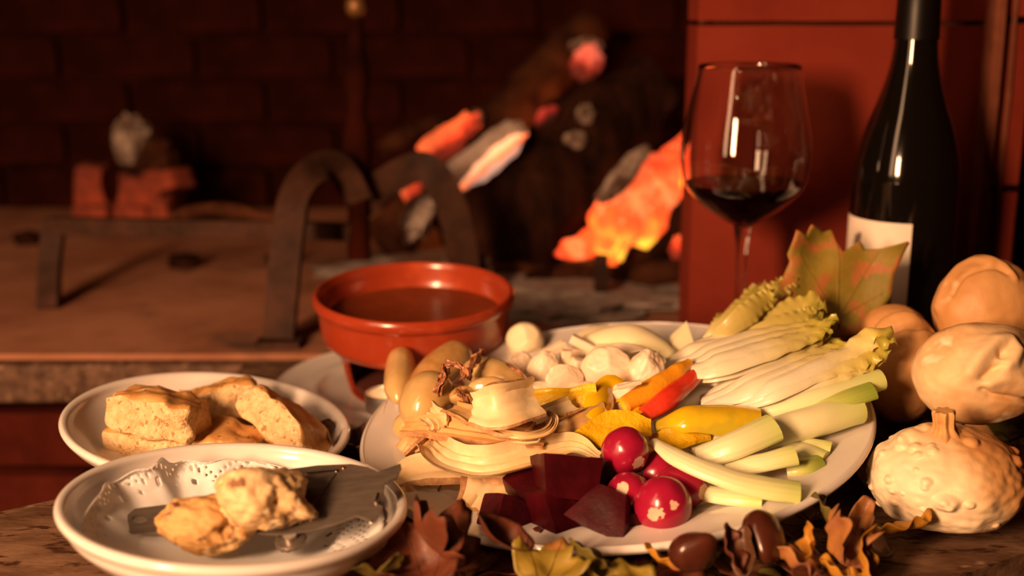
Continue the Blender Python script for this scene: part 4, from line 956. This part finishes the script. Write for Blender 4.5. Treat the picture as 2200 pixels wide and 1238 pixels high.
for pts, wd, sd, rf in [
    ([(1505, 860, .022), (1590, 814, .038), (1680, 772, .044), (1750, 742, .044), (1800, 726, .044)], [38, 60, 54, 36, 10], 6, .004),
    ([(1506, 864, .026), (1600, 823, .043), (1700, 780, .049), (1780, 748, .050), (1828, 732, .052)], [36, 54, 48, 32, 10], 7, .004),
    ([(1510, 869, .026), (1610, 832, .044), (1715, 788, .051), (1800, 756, .052), (1850, 742, .052)], [34, 50, 46, 34, 12], 12, .005),
    ([(1530, 876, .024), (1640, 836, .044), (1740, 792, .052), (1830, 752, .056), (1884, 714, .066), (1914, 738, .062)], [32, 44, 40, 52, 62, 26], 8, .010),
    ([(1545, 882, .022), (1650, 845, .042), (1750, 802, .049), (1845, 768, .052), (1912, 752, .054)], [30, 44, 40, 52, 26], 9, .008),
    ([(1560, 886, .020), (1665, 853, .037), (1765, 812, .045), (1850, 786, .047), (1896, 768, .048)], [30, 44, 40, 38, 14], 13, .006),
    ([(1580, 892, .018), (1680, 864, .031), (1775, 826, .039), (1850, 794, .041)], [28, 44, 38, 18], 10, .004)]:
    eleaf(e2, pts, wd, seed=sd, ruf=rf, up=(0, .6, -1))
e3 = thing('chicory_head', FP(1590, 725, .010), 'yellow-green curly chicory head standing up behind the endives', 'chicory')
for pts, wd, sd, rf, up in [
    ([(1500, 748, .018), (1540, 708, .032), (1590, 660, .044), (1625, 622, .050), (1636, 612, .050)], [14, 30, 44, 40, 14], 1, .009, (.6, 1, -.1)),
    ([(1506, 750, .022), (1560, 706, .040), (1625, 655, .052), (1680, 616, .062), (1712, 598, .066)], [16, 36, 50, 46, 16], 2, .009, (.1, 1, -.6)),
    ([(1512, 752, .024), (1556, 715, .046), (1606, 676, .058), (1650, 640, .064), (1664, 634, .066)], [16, 40, 56, 48, 16], 3, .008, (-.2, 1, -.3)),
    ([(1524, 750, .022), (1600, 708, .042), (1670, 672, .052), (1735, 650, .058), (1764, 664, .058)], [16, 36, 48, 52, 20], 4, .010, (.2, 1, -.8)),
    ([(1532, 752, .024), (1610, 716, .044), (1680, 690, .052), (1742, 676, .054), (1756, 680, .054)], [16, 36, 46, 40, 14], 5, .009, (-.2, .8, -1)),
    ([(1514, 748, .016), (1526, 715, .026), (1540, 690, .034), (1547, 674, .038)], [12, 18, 18, 5], 6, .006, (.3, 1, -.2)),
    ([(1504, 752, .020), (1552, 722, .036), (1598, 690, .046), (1632, 668, .050)], [14, 34, 40, 16], 7, .008, (.3, .8, -.9)),
    ([(1540, 752, .020), (1640, 712, .040), (1716, 690, .048), (1776, 690, .050)], [14, 32, 36, 14], 8, .008, (0, 1, -.3)),
    ([(1510, 750, .018), (1580, 690, .036), (1650, 630, .050), (1700, 606, .056)], [14, 34, 46, 18], 9, .009, (-.5, 1, .2))]:
    eleaf(e3, pts, wd, 'chicory', .20, up, sd, rf, n=70, frill=True)
# ------------------------------------------------------------------ platter: celery
CP_ = celery_prof(14, 7, .018, .3); CP2 = celery_prof(14, 7, .014, .12)
def cel(pts, w_, label, m='celery', up=(0, -.3, 1), hgt=.6, prof=None, seed=0, n=26, rnd_=False, cat='celery stick'):
    pr = ring(20) if rnd_ else (prof or CP_)
    w_ = w_ if isinstance(w_, (list, tuple)) else [w_, w_]
    return mk('celery_stick', sweep(cpath(pts), pr, n, up, [a*k8/2 for a in w_], [a*k8/2*(1 if rnd_ else hgt*1.6) for a in w_], jit=.0007, js=50, seed=seed, capmat=1), [M[m], M['celerycut']], label=label, cat=cat, group='celery and leek sticks', smooth=50)
cel([(1570, 900, .020), (1700, 845, .036), (1800, 808, .040), (1848, 792, .040)], [40, 46, 46, 30], 'light green stick just under the slender endive', 'celerygreen', (0, .3, -1), seed=1)
cel([(1600, 900, .022), (1740, 862, .032), (1892, 816, .036)], [44, 46, 46], 'long pale stick with a frayed cut end past the platter rim', 'celery', rnd_=True, seed=2)
cel([(1660, 905, .018), (1780, 872, .030), (1874, 842, .034)], [36, 46, 50], 'dark green stick between the two long pale ones', 'celerygreen', (0, .3, -1), seed=3)
cel([(1640, 935, .022), (1740, 908, .024), (1842, 878, .024)], [62, 66, 66], 'thick white leek stick nearest the platter rim', 'celery', rnd_=True, seed=4, cat='leek')
o = cel([(1505, 990, .020), (1580, 958, .030), (1662, 922, .034)], [58, 62, 66], 'thick green-tinged celery stick on top of the short ones', 'celery', (0, .5, -1), .6, CP2, 5)
cel([(1480, 965, .014), (1530, 945, .016), (1590, 932, .016)], [44, 48, 40], 'short celery stick tucked against the yellow pepper', 'celery', (0, .3, -1), .6, CP2, 6)
cel([(1560, 1010, .016), (1640, 995, .020), (1708, 980, .022)], [44, 46, 50], 'short celery stick pointing at the rim below the thick one', 'celery', (0, .4, -1), .6, CP2, 7)
cel([(1404, 952, .034), (1460, 988, .032), (1560, 1030, .024), (1650, 1052, .018), (1716, 1062, .014)], [26, 44, 50, 54, 52], 'long curved celery stick ending at the front rim', 'celery', (0, .4, -1), .55, CP2, 8, 40)
cel([(1490, 1060, .008), (1570, 1070, .010), (1640, 1076, .010)], [40, 44, 46], 'low celery stick beside the front radish', 'celery', (0, .3, -1), .6, CP2, 9)
cel([(1660, 942, .012), (1720, 954, .012), (1786, 966, .010)], [30, 36, 38], 'thin yellow celery stick behind the short ones', 'celery', (0, .3, -1), .6, CP2, 10)
cel([(1690, 965, .010), (1730, 975, .010), (1772, 990, .008)], [44, 50, 44], 'celery end with a broken edge under the thin yellow stick', 'celery', (0, .3, -1), .6, CP2, 11)
cel([(1690, 1012, .008), (1725, 1008, .009), (1760, 998, .008)], [40, 50, 44], 'broad green celery end lying nearest the rim', 'celerygreen', (0, .3, -1), .6, CP2, 12)

# ------------------------------------------------------------------ platter: radishes and beetroot
def radish(px, py, h, r, label, cuts, seed=0, st=(1, 1, 1)):
    c = FP(px, py, h); r = r*k8; cs = [(V(a).normalized(), b) for a, b in cuts]
    vs0, fs = ico(6); vs = []
    for d in vs0:
        k = 1+.03*noise.noise(d*2+V((seed, 0, 0)))
        for a, b in cs:
            q = d.dot(a)
            if q > b: k = min(k, b/q*1.0)
        vs.append(c+V((d.x*st[0], d.y*st[1], d.z*st[2]))*r*k)
    fm = []
    for f in fs:
        d = (vs0[f[0]]+vs0[f[1]]+vs0[f[2]]).normalized(); j = 0
        for a, b in cs:
            if d.dot(a) > b+.02*noise.noise(d*7): j = 1
        fm.append(j)
    mk('radish', (vs, fs, None, fm), [M['radish'], M['radishcut']], label=label, cat='radish', group='radishes', smooth=30)
radish(1412, 1018, .014, 48, 'radish mostly hidden at the back of the bunch', [], 4)
radish(1343, 968, .036, 46, 'topmost radish with a square white cut at its lower right', [((.50, -.80, -.25), .958)], 1)
radish(1462, 1048, .014, 46, 'oval radish with an oval white cut on its right end', [((.80, -.55, .05), .93)], 5, (1.15, 1, .9))
radish(1350, 1062, .018, 42, 'small pink radish with one white top patch', [((-.35, -.75, .62), .962)], 2)
radish(1424, 1086, .016, 54, 'biggest front radish with two ragged white nicks', [((-.40, -.86, .05), .974), ((.24, -.86, .38), .988), ((-.22, -.93, .12), .988)], 3)
def beet(px, py, h, dims, R, label, m='beet', seed=0, warp=None):
    mk('beetroot_chunk', rbox(FP(px, py, h), [d*k8 for d in dims], R, .14, 5, .0011, 75, seed, warp), M[m], label=label, cat='beetroot', group='beetroot chunks', smooth=40)
tp_ = lambda a, b: (lambda p, h: (p.x*(1-a*(p.z/h.z)), p.y*(1-b*(p.z/h.z)), p.z))
beet(1150, 1050, .016, (92, 80, 80), rot(20, -25, 30), 'dark beetroot chunk half hidden behind the two front cubes', seed=1)
beet(1215, 1028, .030, (110, 90, 84), rot(-24, 10, 12), 'largest flat-faced beetroot chunk on top of the heap', seed=2, warp=tp_(-.12, 0))
beet(1088, 1108, .012, (82, 70, 66), rot(-22, 30, 28), 'purple beetroot cube at the left end of the heap', 'beet2', 3)
beet(1192, 1098, .014, (78, 80, 104), rot(-16, -12, 40), 'upright dark beetroot chunk between the cubes', seed=4, warp=tp_(.22, .2))
beet(1306, 1100, .014, (96, 82, 84), rot(-30, 14, -30), 'wide wedge of beetroot in front of the radishes', seed=5, warp=tp_(.40, .2))
beet(1365, 1120, .006, (80, 56, 40), rot(-6, 8, 20), 'low beetroot scrap under the biggest radish', seed=6)
beet(1325, 1020, .018, (86, 70, 80), rot(-10, 20, 10), 'rough-skinned dark beetroot piece under the topmost radish', 'beetdark', 7)
beet(1236, 1112, .008, (70, 60, 58), rot(-20, 24, 14), 'small beetroot cube lying between the upright chunk and the wedge', seed=9)
beet(1270, 1045, .012, (90, 80, 70), rot(0, 0, 30), 'shadowed beetroot chunk deep between the wedge and the flat one', seed=8)

# ------------------------------------------------------------------ breads
def bump(d, c, a, s): return a*math.exp(-((1-d.dot(V(c).normalized()))/s))
def groove(d, pts, a, w_):
    """raised/sunk line through directions pts"""
    m = 9
    if d.dot(V(pts[len(pts)//2])) < -.2: return 0.0
    for p, q in zip(pts, pts[1:]):
        e = q-p; t = max(0, min(1, (d-p).dot(e)/max(e.dot(e), 1e-9))); m = min(m, (d-p-e*t).length)
    return a*math.exp(-(m/w_)**2)
def dirs(c, r, R):
    """picture point -> direction on an ellipsoid (centre c, radii r, rotation R)"""
    Ri = R.transposed(); o = Ri @ (CAM-V(c)); o = V([o[i]/r[i] for i in range(3)])
    def f(px, py):
        d = Ri @ ray(px, py); d = V([d[i]/r[i] for i in range(3)])
        A_, B_, C_ = d.dot(d), 2*o.dot(d), o.dot(o)-1; D_ = B_*B_-4*A_*C_
        t = (-B_-math.sqrt(D_))/(2*A_) if D_ > 0 else -B_/(2*A_)
        return (o+d*t).normalized()
    return f
def roll_(name, c, r, R, label, m, seed, feats=(), sub=6):
    """feats: (list of picture points, height, width)"""
    dp = dirs(c, r, R); F = [([dp(*q) for q in pts], a, w_) for pts, a, w_ in feats]
    def fn(d):
        k = 1.0
        for pts, a, w_ in F: k += groove(d, pts, a, w_)
        return k
    return mk(name, blob(c, r, R, sub, .025, 1.3, seed, fn, .003, 7), M[m], label=label, cat='bread', smooth=180)
kk = .84/FPX
roll_('bread_roll', PD(2102, 802, .84), (140*kk, 112*kk, 110*kk), rot(-13, 0, 0), 'floury bread roll with a spiral fold, in front of the others', 'rollfloury', 3, [
    ([(2088, 800), (2112, 764), (2140, 738), (2166, 734), (2182, 754), (2172, 776), (2158, 782)], .15, .13),
    ([(2060, 830), (2085, 795), (2110, 752), (2150, 715), (2190, 712)], .07, .20),
    ([(2128, 822), (2150, 812), (2185, 815), (2215, 830)], .10, .14),
    ([(2112, 812), (2130, 796), (2148, 786)], -.13, .055),
    ([(2150, 770), (2150, 760)], -.10, .06),
    ([(2112, 838), (2130, 850), (2165, 856), (2215, 860)], -.10, .06),
    ([(1990, 745), (2040, 715), (2075, 705)], .05, .18),
    ([(2000, 790), (2036, 812), (2070, 800)], -.02, .05)], 6)
kk = .905/FPX
roll_('bread_roll', PD(2118, 668, .905), (112*kk, 92*kk, 116*kk), rot(-8, 8, 0), 'smooth golden bread roll stacked highest at the back', 'roll', 5, [
    ([(2016, 660), (2030, 610), (2062, 572), (2090, 560), (2130, 566)], .07, .11),
    ([(2046, 632), (2070, 596), (2100, 580), (2140, 576), (2165, 590)], -.05, .05),
    ([(2092, 552), (2130, 560), (2160, 575), (2180, 600)], .06, .07),
    ([(2100, 640), (2120, 680)], .03, .3)], 6)
kk = .90/FPX
roll_('bread_roll', PD(1938, 790, .90), (86*kk, 80*kk, 122*kk), rot(0, 0, 20), 'split bread roll standing in shadow beside the curly leaf', 'roll', 7, [
    ([(1880, 722), (1920, 708), (1970, 700), (2005, 708)], -.10, .09),
    ([(1900, 760), (1925, 745), (1945, 735)], -.14, .05),
    ([(1890, 700), (1920, 680), (1960, 680)], .06, .2)], 6)
kk = .93/FPX
roll_('bread_roll', PD(1925, 712, .935), (74*kk, 56*kk, 58*kk), rot(0, 14, 0), 'rounded end of a roll showing behind the split one', 'roll', 8, [([(1915, 690), (1918, 702)], -.1, .05), ([(1956, 672), (1962, 690)], -.06, .06)], 5)
roll_('bread_roll', PD(2120, 855, .965), (150*kk, 76*kk, 110*kk), rot(0, 0, 0), 'hidden lower roll propping up the highest one', 'roll', 10, (), 5)
roll_('bread_roll', PD(2220, 650, .96), (70*kk, 60*kk, 60*kk), rot(0, 0, 0), 'roll cut off by the picture edge behind the highest one', 'roll', 11, (), 5)

# ------------------------------------------------------------------ gourd
ZGd = .79; kk = ZGd/FPX
gc = PD(2034, 1030, ZGd); gr = (164*kk, 150*kk, 114*kk)
gd = thing('warty_gourd', V((gc.x, gc.y, 0)), 'pale warty ornamental gourd with a dry ribbed stem on the bare table', 'gourd')
gdp = dirs(gc, gr, Matrix.Identity(3))
rw_ = random.Random(12); warts = []
for x, y, s_ in [(1907, 1031, .075), (1915, 1083, .065), (1992, 1036, .065), (1988, 1048, .05), (2033, 1083, .15), (2083, 1086, .065), (2088, 951, .09), (2176, 970, .08), (2186, 992, .10), (1955, 938, .15), (1938, 956, .10), (1965, 962, .085), (1972, 978, .06), (2006, 970, .06), (2003, 960, .05), (1872, 1047, .06), (1899, 975, .06), (1984, 1097, .05), (1880, 1086, .06), (1985, 925, .09), (1912, 1058, .05), (1937, 1061, .04), (2140, 1130, .05), (1968, 1010, .04), (2028, 1079, .06), (2040, 1090, .06)]:
    warts.append((gdp(x, y), s_))
for _ in range(22):
    warts.append((V((rw_.gauss(0, 1), abs(rw_.gauss(0, 1)), rw_.gauss(0, .8))).normalized(), rw_.uniform(.035, .075)))
def gfn(d):
    k = 1.0
    for c, s in warts:
        e = (d-c).length/s
        if e < 2.5: k += s*.72*math.exp(-e**4)-.03*s*math.exp(-((e-1.3)/.3)**2)
    k += .016*math.cos(math.atan2(d.y, d.x)*9+1)*(1-abs(d.z))
    if d.z > .6: k += .03*((d.z-.6)/.4)**2
    if d.z < -.6: k -= .08*((-d.z-.6)/.4)
    return k
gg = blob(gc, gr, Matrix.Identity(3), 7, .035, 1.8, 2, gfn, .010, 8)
xsn = [min(1, max(0, ((v.x-gc.x)/gr[0]*.42+(v.z-gc.z)/gr[2]*.30+.40))) for v in gg[0]]  # tone runs darker to right and top, shading from the left light painted in
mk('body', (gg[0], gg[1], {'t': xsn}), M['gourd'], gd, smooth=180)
st0 = PD(2035, 934, .772)
mk('stem', pear(st0+V((0, .004, -.006)), PD(2028, 882, .772), [(0, .0150), (.25, .0095), (.5, .0062), (.9, .0064), (1, .0058)], 42, .05, 90, 2, 7, .17), M['gourdstem'], gd, smooth=60)

# ------------------------------------------------------------------ chestnuts
def chestnut(px, py, z, r, R, label, seed):
    c = PD(px, py, z); vs0, fs = ico(5); vs = []
    for d in vs0:
        k = 1+.34*max(0, d.z)**9-.10*max(0, -d.z)**3+.02*noise.noise(d*2.2+V((seed, 0, 0)))
        vs.append(c+R @ V((d.x*r, d.y*r*.72, d.z*r*.92))*k)
    fm = [1 if (vs0[f[0]].z+vs0[f[1]].z+vs0[f[2]].z)/3 < -.62+.05*noise.noise(vs0[f[0]]*6) else 0 for f in fs]
    mk('chestnut', (vs, fs, {'t': [(d.z+1)/2 for d in vs0]}, fm), [M['chestnut'], M['hilum']], label=label, cat='chestnut', group='chestnuts', smooth=60)
chestnut(1487, 1187, .690, .0148, rot(40, 20, 30), 'chestnut in front of the platter with its plain dark side showing', 1)
chestnut(1640, 1152, .704, .0165, rot(60, -120, 20), 'chestnut with a pale scar beneath the platter edge', 2)

# ------------------------------------------------------------------ autumn leaves
vo = [(1672, 600), (1690, 560), (1683, 545), (1700, 490), (1725, 505), (1735, 480), (1752, 486), (1770, 497), (1790, 490), (1800, 520), (1812, 540), (1830, 530), (1850, 515), (1862, 535), (1890, 535), (1955, 518), (1935, 556), (1918, 590), (1910, 640), (1890, 668), (1850, 720), (1780, 735), (1720, 705), (1690, 650), (1650, 606)]
leaf('vine_leaf', PD(1800, 612, .965), 178*.965/FPX, 4, 76, 0, 'vine', 'l_vine', 'big mottled yellow-green vine leaf propped upright against the bottle', .10, .10, .16, seed=3, stem=.3, out=polar_outline(vo, (1800, 612)), rings=12, nseg=180)
BED = []
_bp = [(1000, 1195, 'l_dark', 'under the russet leaves at the platter front'), (1120, 1232, 'l_brown', 'below the yellow-green leaf, darkest of the front edge'), (1290, 1215, 'l_olive', 'under the folded dark leaf at the platter front'), (1400, 1232, 'l_brown', 'under the yellowish leaf by the plain chestnut'), (1500, 1228, 'l_dark', 'beneath the plain chestnut'), (1610, 1200, 'l_brown', 'beneath the scarred chestnut'), (1680, 1225, 'l_dark', 'beneath the curled yellow and purple leaf'), (1770, 1215, 'l_brown', 'beneath the purple-blotched leaf'), (1850, 1150, 'l_dark', 'beneath the leaf that reaches the gourd'), (1560, 1225, 'l_olive', 'poking out between the two chestnuts at the bottom edge'), (950, 1230, 'l_brown', 'flat at the bottom edge beside the truffle plate'), (1210, 1180, 'l_dark', 'in the shade right under the platter rim')]
for _k, (_x, _y, _m, _t) in enumerate(_bp):
    BED.append(('oak_leaf', (_x, _y+14, .003+.002*(_k % 4)), .042, 47*_k % 360-180, 2, 4-3*(_k % 4), 'vine' if _k % 2 else 'oval', _m, {'l_dark': 'dark', 'l_brown': 'russet', 'l_olive': 'olive'}[_m]+' leaf '+_t, .12, .12, .18, 50+_k))
LV = [
 ('oak_leaf', (935, 1190, -0.69), 0.0368, 60, 35, 20, 'vine', 'l_brown', 'curled russet leaf standing between the truffle plate and the platter', .55, .55, .25, 2),
 ('oak_leaf', (1075, 1162, -0.69), 0.0288, 100, 30, -30, 'oval', 'l_brown', 'russet leaf blade folded over the front edge of the platter', .4, .9, .2, 3),
 ('oak_leaf', (905, 1237, -0.675), 0.0400, 20, 14, -12, 'vine', 'l_brown', 'dark russet leaf lying flat at the bottom of the picture', .35, .3, .25, 4),
 ('oak_leaf', (810, 1240, -0.675), 0.0272, 150, 10, 10, 'vine', 'l_olive', 'small olive leaf under the truffle plate edge', .4, .4, .3, 5),
 ('vine_leaf', (1175, 1244, -0.678), 0.0320, -20, 12, 8, 'vine', 'l_yg', 'yellow-green leaf in front of the platter below the beetroot', .35, .25, .3, 6),
 ('oak_leaf', (1262, 1204, -0.685), 0.0208, 60, 20, 26, 'oval', 'l_olive', 'folded dark leaf touching the front of the platter rim', .2, 1.0, .2, 7),
 ('oak_leaf', (1330, 1244, -0.685), 0.0336, 80, 6, 0, 'oval', 'l_yg', 'yellowish leaf lying along the bottom edge beside the chestnut', .3, .4, .3, 8),
 ('oak_leaf', (1430, 1214, -0.7), 0.0208, 70, 14, 20, 'oval', 'l_yellow', 'little yellow leaf tucked behind the plain chestnut', .3, .5, .3, 9),
 ('oak_leaf', (1568, 1190, -0.688), 0.0224, 20, 46, 24, 'oval', 'l_brown', 'upright brown leaf between the two chestnuts', .3, .7, .25, 10),
 ('oak_leaf', (1605, 1194, -0.69), 0.0224, -10, 58, -30, 'oval', 'l_dark', 'dark ribbed leaf leaning on the scarred chestnut', .3, .7, .25, 11),
 ('oak_leaf', (1692, 1210, -0.695), 0.0272, 60, 26, 20, 'oval', 'l_purple', 'curled yellow and purple leaf right of the scarred chestnut', .5, .9, .4, 12),
 ('oak_leaf', (1742, 1194, -0.705), 0.0208, -40, 40, -30, 'oval', 'l_yellow', 'crumpled yellow leaf in the middle of the curled group', .6, .9, .45, 13),
 ('oak_leaf', (1792, 1192, -0.705), 0.0272, 20, 30, 30, 'vine', 'l_purple', 'purple-blotched leaf crumpled between two yellow ones', .6, .8, .5, 14),
 ('oak_leaf', (1846, 1212, -0.705), 0.0256, 10, 50, 40, 'oval', 'l_yellow', 'bright yellow curling leaf on the bare table plank', .6, .8, .3, 15),
 ('oak_leaf', (1812, 1244, -0.7), 0.0208, 70, 10, 10, 'oval', 'l_yellow', 'yellow leaf lowest in the curled group', .5, .6, .4, 16),
 ('oak_leaf', (1920, 1144, -0.745), 0.0352, -80, 8, -26, 'oval', 'l_yellow', 'yellow leaf with its tip under the gourd', .2, .35, .25, 17),
 ('oak_leaf', (1842, 1130, -0.735), 0.0224, -30, 24, 20, 'oval', 'l_purple', 'mottled leaf bent up between the platter and the gourd', .5, .7, .4, 18),
 ('oak_leaf', (1775, 1117, -0.728), 0.0240, 30, 20, 40, 'oval', 'l_olive', 'dark leaf with a pale rim below the celery', .3, .8, .3, 19),
 ('oak_leaf', (1850, 1040, .008), .050, 40, 8, 10, 'vine', 'l_dark', 'broad dark leaf in the shade between platter and gourd', .3, .3, .3, 20),
 ('oak_leaf', (1700, 1130, .006), .046, 100, 6, 0, 'vine', 'l_dark', 'dark leaf lying under the right front of the platter', .3, .3, .3, 21),
 ('oak_leaf', (1905, 965, .012), .050, -20, 12, 10, 'vine', 'l_dark', 'dark brown leaf at the right rim of the platter', .35, .3, .35, 22),
 ('oak_leaf', (1910, 920, .016), .044, 50, 14, -14, 'vine', 'l_dark', 'dark leaf below the shadowed bread roll', .4, .4, .35, 23),
 ('oak_leaf', (2000, 930, .012), .040, 10, 16, 10, 'vine', 'l_olive', 'olive leaf under the floury bread roll', .4, .4, .4, 24),
 ('oak_leaf', (2130, 935, .014), .040, 60, 24, 20, 'vine', 'l_olive', 'crumpled green-brown leaf behind the gourd', .7, .7, .5, 25),
 ('oak_leaf', (2190, 940, .012), .034, -30, 24, -10, 'vine', 'l_olive', 'green-brown leaf at the picture edge behind the gourd', .6, .6, .5, 26),
 ('oak_leaf', (868, 1100, .008), .036, 10, 10, 0, 'vine', 'l_dark', 'dark leaf in the gap between the truffle plate and the platter', .3, .3, .3, 27),
 ('oak_leaf', (755, 975, .008), .040, 80, 10, 10, 'vine', 'l_dark', 'dark leaf in the gap behind the truffle plate', .35, .3, .3, 28),
 ('oak_leaf', (1060, 1218, .006), .040, -60, 8, 10, 'vine', 'l_brown', 'russet leaf flat under the folded one', .3, .3, .3, 29),
 ('oak_leaf', (1225, 1200, .004), .050, 30, 4, 0, 'vine', 'l_dark', 'dark leaf flat under the yellow-green leaf', .2, .2, .3, 30),
] + BED
for nm, (px, py, z), sz, yw, pt, rl, kd, mm, lb_, cu, fo_, wv, sd in LV:
    leaf(nm, PZ(px, py, z) if z > 0 else PD(px, py, -z), sz*(.62 if kd == 'oval' else .8), yw, pt, rl, kd, mm, lb_, cu, fo_, wv, 0, sd, .35)
